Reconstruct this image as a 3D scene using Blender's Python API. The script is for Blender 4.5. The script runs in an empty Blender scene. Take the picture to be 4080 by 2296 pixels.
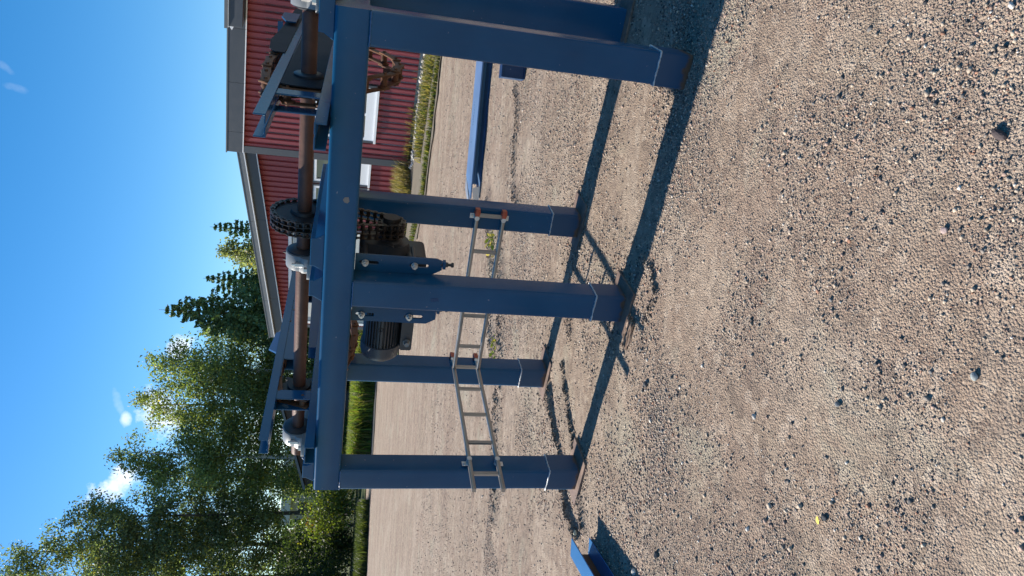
import bpy, bmesh, math, random
import numpy as np
from mathutils import Vector, Matrix, geometry

random.seed(7)
RNG = np.random.default_rng(11)
SC = bpy.context.scene
COL = SC.collection
rad = math.radians

# ------------------------------------------------------------------ camera
PITCH, ROLL = 0.2275, -0.0618
_F = Vector((0, math.cos(PITCH), -math.sin(PITCH)))
_R = Vector((1, 0, 0))
_D = _F.cross(_R)
_R2 = _R * math.cos(ROLL) + _D * math.sin(ROLL)
_D2 = _D * math.cos(ROLL) - _R * math.sin(ROLL)
cam_d = bpy.data.cameras.new('camera')
cam_d.sensor_fit = 'HORIZONTAL'
cam_d.sensor_width = 36.0
cam_d.lens = 36.0 * 2872.3 / 4080.0
cam_d.clip_start = 0.05
cam_d.clip_end = 3000.0
cam = bpy.data.objects.new('camera', cam_d)
COL.objects.link(cam)
# the phone was held sideways: picture-right is downwards, picture-up is to the right
M = Matrix((( _D2.x, _R2.x, -_F.x, 0.0),
            ( _D2.y, _R2.y, -_F.y, 0.0),
            ( _D2.z, _R2.z, -_F.z, 1.5),
            (0, 0, 0, 1)))
cam.matrix_world = M
SC.camera = cam

# ------------------------------------------------------------------ light
SUN_EL = rad(31.0)
SUN_H = Vector((-0.854, 0.523, 0)).normalized()
SUN_DIR = Vector((SUN_H.x * math.cos(SUN_EL), SUN_H.y * math.cos(SUN_EL), math.sin(SUN_EL)))
SKY_STRENGTH = 0.085
SUN_STRENGTH = 5.0
EXPOSURE = 1.1
sun_d = bpy.data.lights.new('sun', 'SUN')
sun_d.energy = SUN_STRENGTH
sun_d.angle = rad(0.53)
sun_d.color = (1.0, 0.94, 0.85)
sun = bpy.data.objects.new('sun', sun_d)
sun.rotation_euler = SUN_DIR.to_track_quat('Z', 'Y').to_euler()
sun.location = (-20, 12, 30)
COL.objects.link(sun)

world = bpy.data.worlds.new('World')
SC.world = world
world.use_nodes = True
wn = world.node_tree.nodes
wl = world.node_tree.links
wn.clear()
w_out = wn.new('ShaderNodeOutputWorld')
w_bg = wn.new('ShaderNodeBackground')
w_sky = wn.new('ShaderNodeTexSky')
w_sky.sky_type = 'NISHITA'
w_sky.sun_disc = False
w_sky.sun_elevation = SUN_EL
w_sky.sun_rotation = math.atan2(SUN_H.x, SUN_H.y)
w_sky.altitude = 100
w_sky.air_density = 1.0
w_sky.dust_density = 0.3
w_sky.ozone_density = 2.5
w_bg.inputs['Strength'].default_value = SKY_STRENGTH


def wmath(op, a, b=None, c=None, clamp=False):
    n = wn.new('ShaderNodeMath'); n.operation = op; n.use_clamp = clamp
    for i, v in enumerate((a, b, c)):
        if v is None:
            continue
        if isinstance(v, (int, float)):
            n.inputs[i].default_value = v
        else:
            wl.new(v, n.inputs[i])
    return n.outputs[0]


w_tc = wn.new('ShaderNodeTexCoord')
# deepen the clear northern blue the way the air outside the sun's half of the sky looks
w_hsv = wn.new('ShaderNodeHueSaturation')
w_hsv.inputs['Saturation'].default_value = 1.40
w_hsv.inputs['Value'].default_value = 1.0
wl.new(w_sky.outputs[0], w_hsv.inputs['Color'])
# small fair-weather clouds: (direction, half-size along, half-size across, tilt vector, density)
CLOUDS = [((-0.262, 0.932, 0.252), 0.036, 0.017, (-0.60, 0, 0.80), 1.0),
          ((-0.182, 0.961, 0.209), 0.034, 0.022, (-0.75, 0, -0.66), 0.95),
          ((-0.187, 0.951, 0.248), 0.009, 0.006, (1, 0, 0), 0.55),
          ((-0.166, 0.952, 0.258), 0.018, 0.005, (0.9, 0, 0.3), 0.16),
          ((-0.100, 0.976, 0.194), 0.022, 0.015, (-0.8, 0, 0.5), 0.8),
          ((-0.330, 0.935, 0.120), 0.05, 0.02, (1, 0, 0), 0.7),
          ((-0.215, 0.970, 0.090), 0.07, 0.02, (1, 0, 0), 0.8),
          ((0.208, 0.902, 0.378), 0.010, 0.004, (0.6, 0, 0.8), 0.09),
          ((0.188, 0.911, 0.368), 0.012, 0.005, (0.2, 0, 0.9), 0.09),
          ((0.55, 0.80, 0.25), 0.08, 0.03, (1, 0, 0.1), 0.8),
          ((-0.70, -0.60, 0.35), 0.12, 0.04, (1, 0, 0.1), 0.8),
          ((0.60, -0.70, 0.30), 0.12, 0.05, (1, 0, 0.1), 0.8)]
w_noise = wn.new('ShaderNodeTexNoise')
w_noise.inputs['Scale'].default_value = 46.0
w_noise.inputs['Detail'].default_value = 6.0
w_noise.inputs['Roughness'].default_value = 0.62
wl.new(w_tc.outputs['Generated'], w_noise.inputs['Vector'])
cl_sum = None
for d, sa, sb, tv, dens in CLOUDS:
    d = Vector(d).normalized()
    e1 = Vector(tv); e1 = (e1 - d * e1.dot(d)).normalized()
    e2 = d.cross(e1)
    comps = []
    for e, s in ((e1, sa), (e2, sb)):
        dn = wn.new('ShaderNodeVectorMath'); dn.operation = 'DOT_PRODUCT'
        dn.inputs[1].default_value = e / s
        wl.new(w_tc.outputs['Generated'], dn.inputs[0])
        comps.append(wmath('MULTIPLY', dn.outputs['Value'], dn.outputs['Value']))
    r2 = wmath('ADD', comps[0], comps[1])
    dn = wn.new('ShaderNodeVectorMath'); dn.operation = 'DOT_PRODUCT'
    dn.inputs[1].default_value = d
    wl.new(w_tc.outputs['Generated'], dn.inputs[0])
    front = wmath('GREATER_THAN', dn.outputs['Value'], 0.0)
    body = wmath('SUBTRACT', 1.25, r2)
    nz = wmath('MULTIPLY_ADD', w_noise.outputs['Fac'], 4.2, -2.3)
    v = wmath('ADD', body, nz)
    v = wmath('MULTIPLY', v, 0.62, clamp=True)
    v = wmath('SMOOTH_MIN', v, 1.0, 0.25)
    v = wmath('MULTIPLY', v, front)
    v = wmath('MULTIPLY', v, dens)
    cl_sum = v if cl_sum is None else wmath('MAXIMUM', cl_sum, v)
w_mix = wn.new('ShaderNodeMix'); w_mix.data_type = 'RGBA'
wl.new(cl_sum, w_mix.inputs['Factor'])
wl.new(w_hsv.outputs[0], w_mix.inputs[6])
w_mix.inputs[7].default_value = (8.2, 8.4, 8.6, 1)
wl.new(w_mix.outputs[2], w_bg.inputs['Color'])
wl.new(w_bg.outputs[0], w_out.inputs['Surface'])

SC.view_settings.view_transform = 'Standard'
SC.view_settings.look = 'None'
SC.view_settings.gamma = 1.0
SC.view_settings.exposure = EXPOSURE
SC.view_settings.use_curve_mapping = False
SC.render.engine = 'CYCLES'
SC.cycles.max_bounces = 8
SC.cycles.transparent_max_bounces = 8


# ------------------------------------------------------------------ materials
class NT:
    def __init__(s, name):
        s.m = bpy.data.materials.new(name)
        s.m.use_nodes = True
        s.t = s.m.node_tree
        s.n = s.t.nodes
        s.l = s.t.links
        s.b = s.n['Principled BSDF']
        s.out = s.n['Material Output']
        s.tc = s.n.new('ShaderNodeTexCoord')
        s.geo = s.n.new('ShaderNodeNewGeometry')

    def link(s, a, b):
        s.l.new(a, b)

    def set(s, sock, v):
        if isinstance(v, (int, float, tuple, list)):
            sock.default_value = v
        else:
            s.l.new(v, sock)

    def noise(s, vec, scale, detail=4, rough=0.55, dist=0.0):
        n = s.n.new('ShaderNodeTexNoise')
        n.inputs['Scale'].default_value = scale
        n.inputs['Detail'].default_value = detail
        n.inputs['Roughness'].default_value = rough
        n.inputs['Distortion'].default_value = dist
        if vec is not None:
            s.l.new(vec, n.inputs['Vector'])
        return n.outputs['Fac']

    def voro(s, vec, scale, feature='F1', out='Distance', rnd=1.0):
        n = s.n.new('ShaderNodeTexVoronoi')
        n.feature = feature
        n.inputs['Scale'].default_value = scale
        n.inputs['Randomness'].default_value = rnd
        s.l.new(vec, n.inputs['Vector'])
        return n.outputs[out]

    def ramp(s, fac, stops, interp='LINEAR'):
        n = s.n.new('ShaderNodeValToRGB')
        n.color_ramp.interpolation = interp
        el = n.color_ramp.elements
        while len(el) < len(stops):
            el.new(0.5)
        for e, (p, c) in zip(el, stops):
            e.position = p
            e.color = (c[0], c[1], c[2], 1) if not isinstance(c, (int, float)) else (c, c, c, 1)
        s.l.new(fac, n.inputs['Fac'])
        return n.outputs['Color']

    def mix(s, fac, a, b, mode='MIX'):
        n = s.n.new('ShaderNodeMix'); n.data_type = 'RGBA'; n.blend_type = mode
        s.set(n.inputs['Factor'], fac)
        for sock, v in ((n.inputs[6], a), (n.inputs[7], b)):
            if isinstance(v, tuple):
                sock.default_value = (v[0], v[1], v[2], 1)
            else:
                s.l.new(v, sock)
        return n.outputs[2]

    def math(s, op, a, b=None, c=None, clamp=False):
        n = s.n.new('ShaderNodeMath'); n.operation = op; n.use_clamp = clamp
        for i, v in enumerate((a, b, c)):
            if v is not None:
                s.set(n.inputs[i], v)
        return n.outputs[0]

    def sep(s, vec):
        n = s.n.new('ShaderNodeSeparateXYZ')
        s.l.new(vec, n.inputs[0])
        return n.outputs

    def mapping(s, vec, scale=(1, 1, 1), rot=(0, 0, 0)):
        n = s.n.new('ShaderNodeMapping')
        n.inputs['Scale'].default_value = scale
        n.inputs['Rotation'].default_value = rot
        s.l.new(vec, n.inputs['Vector'])
        return n.outputs[0]

    def bump(s, h, strength=0.3, dist=0.01, normal=None):
        n = s.n.new('ShaderNodeBump')
        n.inputs['Strength'].default_value = strength
        n.inputs['Distance'].default_value = dist
        s.l.new(h, n.inputs['Height'])
        if normal is not None:
            s.l.new(normal, n.inputs['Normal'])
        return n.outputs[0]

    def attr(s, name, out='Color'):
        n = s.n.new('ShaderNodeAttribute'); n.attribute_name = name
        return n.outputs[out]

    def fin(s, col=None, rough=None, metal=None, normal=None, spec=None):
        if col is not None:
            s.set(s.b.inputs['Base Color'], col if not isinstance(col, tuple) else (*col, 1))
        if rough is not None:
            s.set(s.b.inputs['Roughness'], rough)
        if metal is not None:
            s.set(s.b.inputs['Metallic'], metal)
        if normal is not None:
            s.l.new(normal, s.b.inputs['Normal'])
        if spec is not None:
            s.set(s.b.inputs['Specular IOR Level'], spec)
        return s.m


def m_paint(name, base, rust=0.25, dust=0.3, rough=0.38):
    k = NT(name)
    P = k.tc.outputs['Object']
    big = k.noise(P, 2.2, 5, 0.6)
    fine = k.noise(P, 60, 4, 0.6)
    streak = k.noise(k.mapping(P, (14, 14, 1.2)), 2.0, 4, 0.6)
    c = k.mix(k.ramp(big, [(0.35, 0.0), (0.7, 1.0)]), tuple(x * 0.88 for x in base), tuple(min(1, x * 1.12) for x in base))
    d = k.math('MULTIPLY', k.ramp(streak, [(0.52, 0.0), (0.8, 1.0)]), dust, clamp=True)
    c = k.mix(k.math('MULTIPLY', d, 0.3), c, (0.10, 0.10, 0.10))
    # chips and scratches down to primer
    chip = k.noise(k.mapping(P, (1, 1, 1), (0.4, 0.2, 0.9)), 34, 3, 0.5)
    c = k.mix(k.ramp(chip, [(0.735, 0.0), (0.75, 1.0)]), c, (0.16, 0.19, 0.23))
    rn = k.noise(P, 7, 6, 0.7)
    rm = k.ramp(rn, [(0.74 - 0.25 * rust, 0.0), (0.80 - 0.25 * rust, 1.0)])
    if rust > 0:
        c = k.mix(k.math('MULTIPLY', rm, min(1, rust * 2), clamp=True), c, (0.10, 0.042, 0.02))
    rg = k.math('MULTIPLY_ADD', big, 0.22, rough - 0.1)
    nrm = k.bump(k.noise(P, 220, 2, 0.5), 0.06, 0.002)
    return k.fin(c, k.math('MULTIPLY_ADD', big, 0.14, rough - 0.20), 0.0, nrm, 0.26)


def m_rust(name, c1=(0.045, 0.022, 0.013), c2=(0.11, 0.050, 0.025), dark=0.3, rough=0.72, sc=1.0):
    k = NT(name)
    P = k.tc.outputs['Object']
    a = k.noise(P, 9 * sc, 6, 0.65)
    b = k.noise(P, 70 * sc, 4, 0.6)
    c = k.mix(k.ramp(a, [(0.3, 0.0), (0.7, 1.0)]), c1, c2)
    c = k.mix(k.math('MULTIPLY', k.ramp(b, [(0.5, 0.0), (0.75, 1.0)]), dark), c, (0.03, 0.02, 0.016))
    nrm = k.bump(b, 0.35, 0.003)
    return k.fin(c, rough, 0.15, nrm)


def m_plain(name, col, rough=0.5, metal=0.0, var=0.15, bump=0.05, sc=1.0):
    k = NT(name)
    P = k.tc.outputs['Object']
    a = k.noise(P, 6 * sc, 5, 0.6)
    c = k.mix(a, tuple(x * (1 - var) for x in col), tuple(min(1, x * (1 + var)) for x in col))
    b = k.noise(P, 90 * sc, 3, 0.6)
    return k.fin(c, k.math('MULTIPLY_ADD', a, 0.2, rough - 0.1), metal, k.bump(b, bump, 0.002))


BLUE = (0.009, 0.070, 0.150)
MAT = {}
MAT['blue'] = m_paint('blue_machine_paint', BLUE, 0.0, 0.22)
MAT['blue_worn'] = m_paint('worn_blue_machine_paint', (0.008, 0.046, 0.115), 0.12, 0.3, 0.42)
MAT['blue_sunlit'] = m_paint('sunlit_blue_paint', (0.045, 0.150, 0.33), 0.0, 0.25, 0.38)  # lighter copy of the machine blue; sunlight is put into the colour
MAT['blue_sunlit_pale'] = m_paint('pale_sunlit_blue_paint', (0.12, 0.215, 0.37), 0.0, 0.25, 0.42)  # paler copy for the sunlit trough, the sun painted into its colour
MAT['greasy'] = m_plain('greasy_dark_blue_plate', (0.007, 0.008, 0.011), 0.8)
MAT['rust'] = m_rust('rusty_steel')


def m_foot():
    k = NT('worn_foot_paint')
    P = k.tc.outputs['Object']
    z = k.sep(P)[2]
    n = k.noise(P, 14, 5, 0.65)
    big = k.noise(P, 3, 4, 0.6)
    base = k.mix(big, (0.008, 0.048, 0.105), (0.012, 0.058, 0.122))
    edge = k.math('SUBTRACT', k.math('MULTIPLY_ADD', n, 0.085, 0.0), z)
    mask = k.ramp(k.math('MULTIPLY_ADD', edge, 14.0, 0.25), [(0.35, 0.0), (0.6, 1.0)])
    c = k.mix(mask, base, k.mix(k.noise(P, 60, 3), (0.05, 0.025, 0.016), (0.15, 0.075, 0.045)))
    spot = k.ramp(k.noise(P, 22, 4, 0.6), [(0.70, 0.0), (0.74, 1.0)])
    c = k.mix(k.math('MULTIPLY', spot, 0.7), c, (0.10, 0.05, 0.03))
    return k.fin(c, 0.5, 0.0, k.bump(n, 0.1, 0.003))


MAT['foot'] = m_foot()
MAT['scrape'] = m_plain('scraped_primer', (0.20, 0.17, 0.14), 0.6)
MAT['plate'] = m_rust('dusty_rusty_plate', (0.10, 0.065, 0.05), (0.26, 0.17, 0.125), 0.3)
MAT['rust_orange'] = m_rust('orange_rusty_steel', (0.055, 0.026, 0.015), (0.20, 0.085, 0.035), 0.4)
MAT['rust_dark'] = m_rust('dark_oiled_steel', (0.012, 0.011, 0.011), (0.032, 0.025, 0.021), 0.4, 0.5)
MAT['shaft'] = m_rust('brown_rusted_shaft', (0.085, 0.036, 0.021), (0.16, 0.068, 0.038), 0.25, 0.55)
MAT['cast_grey'] = m_plain('grey_cast_iron_paint', (0.19, 0.20, 0.20), 0.42)
MAT['cast_dark'] = m_plain('dark_grey_cast_iron', (0.026, 0.028, 0.031), 0.45)
MAT['motor'] = m_plain('dark_grey_motor_paint', (0.034, 0.038, 0.044), 0.42)
MAT['cap_grey'] = m_plain('grey_fan_cowl_paint', (0.052, 0.060, 0.072), 0.4)
MAT['zinc'] = m_plain('zinc_plated_steel', (0.55, 0.55, 0.54), 0.35, 0.85)
MAT['galv'] = m_plain('galvanised_sheet', (0.62, 0.64, 0.65), 0.38, 0.75, 0.12)
MAT['alu'] = m_plain('galvanised_ladder_steel', (0.33, 0.31, 0.285), 0.34, 0.7, 0.3)
MAT['weld'] = m_plain('bare_weld_bead', (0.42, 0.44, 0.45), 0.45, 0.3, 0.25, 0.6)
MAT['bluebead'] = m_plain('painted_weld_bead', (0.03, 0.10, 0.22), 0.35, 0.0, 0.2, 0.4)
MAT['orange'] = m_plain('red_orange_plastic', (0.42, 0.075, 0.03), 0.5)
MAT['black'] = m_plain('black_rubber', (0.02, 0.02, 0.022), 0.6)
MAT['white'] = m_plain('white_painted_frame', (0.78, 0.79, 0.80), 0.4, 0.0, 0.05)
MAT['trim'] = m_plain('dark_grey_sheet_trim', (0.036, 0.043, 0.055), 0.42, 0.0, 0.1)
MAT['trim_edge'] = m_plain('sunlit_light_sheet_edge', (0.70, 0.71, 0.72), 0.35, 0.0, 0.05)  # near white: the sunlit look of the verge edges is in the colour
MAT['roof'] = m_plain('dark_grey_roof_sheet', (0.10, 0.11, 0.12), 0.4)
MAT['concrete'] = m_plain('grey_concrete_plinth', (0.30, 0.31, 0.32), 0.8, 0.0, 0.2, 0.3)
MAT['door'] = m_plain('pale_grey_door_sheet', (0.50, 0.50, 0.47), 0.5)


def m_glass():
    k = NT('dark_window_glass')
    return k.fin((0.055, 0.075, 0.075), 0.08, 0.0, None, 0.8)


MAT['glass'] = m_glass()


def m_red_sheet():
    k = NT('red_profiled_sheet')
    P = k.tc.outputs['Object']
    a = k.noise(P, 0.9, 5, 0.6)
    s = k.noise(k.mapping(P, (9, 9, 0.5)), 2.0, 4, 0.6)
    c = k.mix(a, (0.27, 0.046, 0.054), (0.34, 0.062, 0.070))
    c = k.mix(k.math('MULTIPLY', k.ramp(s, [(0.5, 0.0), (0.8, 1.0)]), 0.25), c, (0.28, 0.13, 0.11))
    return k.fin(c, 0.48, 0.0, k.bump(k.noise(P, 40, 3), 0.04, 0.003))


MAT['red'] = m_red_sheet()
MAT['brown_shed'] = m_plain('dark_brown_boards', (0.060, 0.040, 0.034), 0.7, 0.0, 0.25, 0.3)


def m_wood():
    k = NT('rotten_brown_wood')
    P = k.tc.outputs['Object']
    g = k.noise(k.mapping(P, (3, 60, 60)), 2.0, 6, 0.7)
    c = k.ramp(g, [(0.30, (0.03, 0.018, 0.010)), (0.5, (0.15, 0.085, 0.05)), (0.68, (0.50, 0.36, 0.26))])
    return k.fin(c, 0.85, 0.0, k.bump(g, 0.8, 0.01))


MAT['wood'] = m_wood()


def m_gravel():
    k = NT('pinkish_gravel')
    P = k.geo.outputs['Position']
    big = k.noise(P, 0.55, 5, 0.6)
    mid = k.noise(P, 3.2, 5, 0.6)
    c1 = k.voro(P, 135, 'F1', 'Color')
    d1 = k.voro(P, 135, 'F1', 'Distance')
    c2 = k.voro(P, 330, 'F1', 'Color')
    d2 = k.voro(P, 330, 'F1', 'Distance')
    s1 = k.sep(c1)
    grains = k.ramp(s1[0], [(0.0, (0.05, 0.048, 0.05)), (0.10, (0.17, 0.135, 0.11)), (0.30, (0.31, 0.205, 0.155)),
                            (0.6, (0.38, 0.285, 0.215)), (0.85, (0.46, 0.35, 0.26)), (1.0, (0.60, 0.53, 0.45))])
    s2 = k.sep(c2)
    fine = k.ramp(s2[1], [(0.0, (0.15, 0.115, 0.09)), (0.5, (0.35, 0.27, 0.20)), (1.0, (0.50, 0.40, 0.31))])
    c = k.mix(k.ramp(mid, [(0.38, 0.35), (0.65, 0.9)]), grains, fine)
    # pale dried silt patches
    silt = k.ramp(k.noise(P, 1.7, 6, 0.65, 0.6), [(0.52, 0.0), (0.68, 1.0)])
    c = k.mix(k.math('MULTIPLY', silt, 0.65), c, (0.40, 0.345, 0.255))
    # pinkish swathes
    pink = k.ramp(big, [(0.42, 0.0), (0.62, 1.0)])
    c = k.mix(k.math('MULTIPLY', pink, 0.35), c, (0.41, 0.285, 0.225))
    # wheel-worn streaks across the yard
    st = k.noise(k.mapping(P, (0.35, 2.6, 1.0), (0, 0, -0.30)), 1.0, 6, 0.6, 0.4)
    c = k.mix(k.ramp(st, [(0.50, 0.0), (0.62, 0.75)]), c, (0.50, 0.41, 0.33))
    c = k.mix(k.ramp(st, [(0.36, 0.55), (0.47, 0.0)]), c, (0.25, 0.175, 0.14))
    st2 = k.noise(k.mapping(P, (0.9, 8.0, 1.0), (0, 0, -0.22)), 1.0, 5, 0.65, 0.5)
    c = k.mix(k.ramp(st2, [(0.33, 0.45), (0.45, 0.0)]), c, (0.17, 0.13, 0.11))
    # worn tyre arcs where vehicles swing round the yard
    xy = k.sep(P)
    for cx_, cy_, R_, w_ in ((-19.5, 10.0, 15.9, 0.16), (-19.5, 10.0, 14.2, 0.16), (-14.0, 8.5, 15.2, 0.2), (-14.0, 8.5, 13.5, 0.2), (4.0, -9.0, 23.5, 0.2), (4.0, -9.0, 21.8, 0.2)):
        dx = k.math('SUBTRACT', xy[0], cx_)
        dy = k.math('SUBTRACT', xy[1], cy_)
        rr = k.math('SQRT', k.math('ADD', k.math('MULTIPLY', dx, dx), k.math('MULTIPLY', dy, dy)))
        rr = k.math('ADD', rr, k.math('MULTIPLY_ADD', k.noise(P, 0.6, 3), 0.9, -0.45))
        dd = k.math('ABSOLUTE', k.math('SUBTRACT', rr, R_))
        m_ = k.math('MULTIPLY', k.ramp(dd, [(w_ * 0.5, 1.0), (w_ * 1.3, 0.0)]), k.ramp(k.noise(P, 0.9, 4), [(0.40, 0.0), (0.60, 0.6)]))
        c = k.mix(m_, c, (0.52, 0.44, 0.355))
    # hand-sized lighter and darker flecks that still read from a distance
    fl = k.sep(k.voro(P, 26, 'F1', 'Color'))[0]
    c = k.mix(0.42, c, k.ramp(fl, [(0.0, (0.13, 0.10, 0.085)), (0.35, (0.34, 0.26, 0.20)), (0.8, (0.40, 0.315, 0.245)), (1.0, (0.58, 0.49, 0.40))]))
    c = k.mix(1.0, c, (0.80, 0.775, 0.74), 'MULTIPLY')
    # greenish silt films and darker damp-looking coarse patches
    sl2 = k.ramp(k.noise(P, 1.1, 6, 0.7, 0.8), [(0.54, 0.0), (0.66, 1.0)])
    c = k.mix(k.math('MULTIPLY', sl2, 0.52), c, (0.34, 0.315, 0.235))
    dk = k.ramp(k.noise(k.mapping(P, (1, 1, 1), (0, 0, 0.6)), 2.4, 6, 0.7, 0.5), [(0.55, 0.0), (0.70, 1.0)])
    c = k.mix(k.math('MULTIPLY', dk, 0.34), c, (0.125, 0.095, 0.08))
    # far away the grains melt together
    h = k.math('ADD', k.math('MULTIPLY', d1, 0.8), k.math('MULTIPLY', d2, 0.35))
    h = k.math('SUBTRACT', 1.0, h)
    nrm = k.bump(h, 0.9, 0.009)
    nrm = k.bump(k.noise(P, 110, 4, 0.7), 0.35, 0.006, nrm)
    return k.fin(c, 0.92, 0.0, nrm, 0.2)


MAT['gravel'] = m_gravel()


def m_vcol(name, rough=0.85, transl=0.0, spec=0.2, bump=0.0):
    k = NT(name)
    c = k.attr('col')
    k.fin(c, rough, 0.0, None, spec)
    if bump:
        k.link(k.bump(k.noise(k.tc.outputs['Object'], 200, 3, 0.6), bump, 0.004), k.b.inputs['Normal'])
    if transl:
        tr = k.n.new('ShaderNodeBsdfTranslucent')
        br = k.n.new('ShaderNodeMix'); br.data_type = 'RGBA'; br.blend_type = 'MULTIPLY'
        br.inputs['Factor'].default_value = 1.0
        k.link(c, br.inputs[6])
        br.inputs[7].default_value = (1.5, 1.55, 0.6, 1)
        k.link(br.outputs[2], tr.inputs['Color'])
        ms = k.n.new('ShaderNodeMixShader')
        ms.inputs[0].default_value = transl
        k.link(k.b.outputs[0], ms.inputs[1])
        k.link(tr.outputs[0], ms.inputs[2])
        k.link(ms.outputs[0], k.out.inputs['Surface'])
    return k.m


MAT['pebble'] = m_vcol('pebble_stone', 0.85, 0.0, 0.25, 0.3)
MAT['leaf'] = m_vcol('tree_leaf', 0.5, 0.5, 0.3)
MAT['needle'] = m_vcol('conifer_needles', 0.6, 0.15, 0.25)
MAT['grass'] = m_vcol('grass_blade', 0.6, 0.35, 0.25)


def m_bark(name, ca, cb, sc=(6, 6, 1.2), lo=0.42, hi=0.62):
    k = NT(name)
    P = k.tc.outputs['Object']
    n = k.noise(k.mapping(P, sc), 2.0, 6, 0.7)
    c = k.ramp(n, [(lo, ca), (hi, cb)])
    return k.fin(c, 0.85, 0.0, k.bump(n, 0.6, 0.03))


MAT['birch_bark'] = m_bark('white_birch_bark', (0.07, 0.06, 0.055), (0.62, 0.60, 0.56), (1.5, 1.5, 5), 0.36, 0.46)
MAT['grey_bark'] = m_bark('grey_brown_bark', (0.05, 0.042, 0.036), (0.16, 0.14, 0.12))
MAT['pine_bark'] = m_bark('orange_pine_bark', (0.12, 0.05, 0.028), (0.34, 0.155, 0.08))


def m_soil(name, ca, cb):
    k = NT(name)
    P = k.geo.outputs['Position']
    n = k.noise(P, 2.5, 6, 0.65)
    f = k.noise(P, 40, 4, 0.6)
    c = k.mix(n, ca, cb)
    c = k.mix(k.math('MULTIPLY', f, 0.5), c, (0.05, 0.05, 0.03))
    return k.fin(c, 0.95, 0.0, k.bump(f, 0.6, 0.03), 0.1)


MAT['turf'] = m_soil('rough_turf', (0.045, 0.075, 0.020), (0.10, 0.11, 0.040))
MAT['verge'] = m_soil('stony_verge_soil', (0.16, 0.13, 0.10), (0.28, 0.24, 0.19))
MAT['asphalt'] = m_soil('grey_asphalt', (0.055, 0.056, 0.060), (0.075, 0.076, 0.08))

# ------------------------------------------------------------------ object helpers
TH = 0.4898
FO = Vector((1.119, 3.0754, 0.0))
FA = Vector((-math.cos(TH), math.sin(TH), 0))
FB_ = Vector((math.sin(TH), math.cos(TH), 0))


def FW(s, t, z):
    return FO + FA * s + FB_ * t + Vector((0, 0, z))


def thing(name, label, cat, loc=(0, 0, 0), rz=0.0, group=None):
    o = bpy.data.objects.new(name, None)
    o.empty_display_size = 0.2
    COL.objects.link(o)
    o.location = loc
    o.rotation_euler = (0, 0, rz)
    o['label'] = label
    o['category'] = cat
    if group:
        o['group'] = group
    return o


def fthing(name, label, cat, s, t, z, group=None):
    o = thing(name, label, cat, FW(s, t, z), -TH, group)
    o['org'] = (s, t, z)
    return o


def tag(o, label, cat, group=None):
    o['label'] = label
    o['category'] = cat
    if group:
        o['group'] = group
    return o


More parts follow.
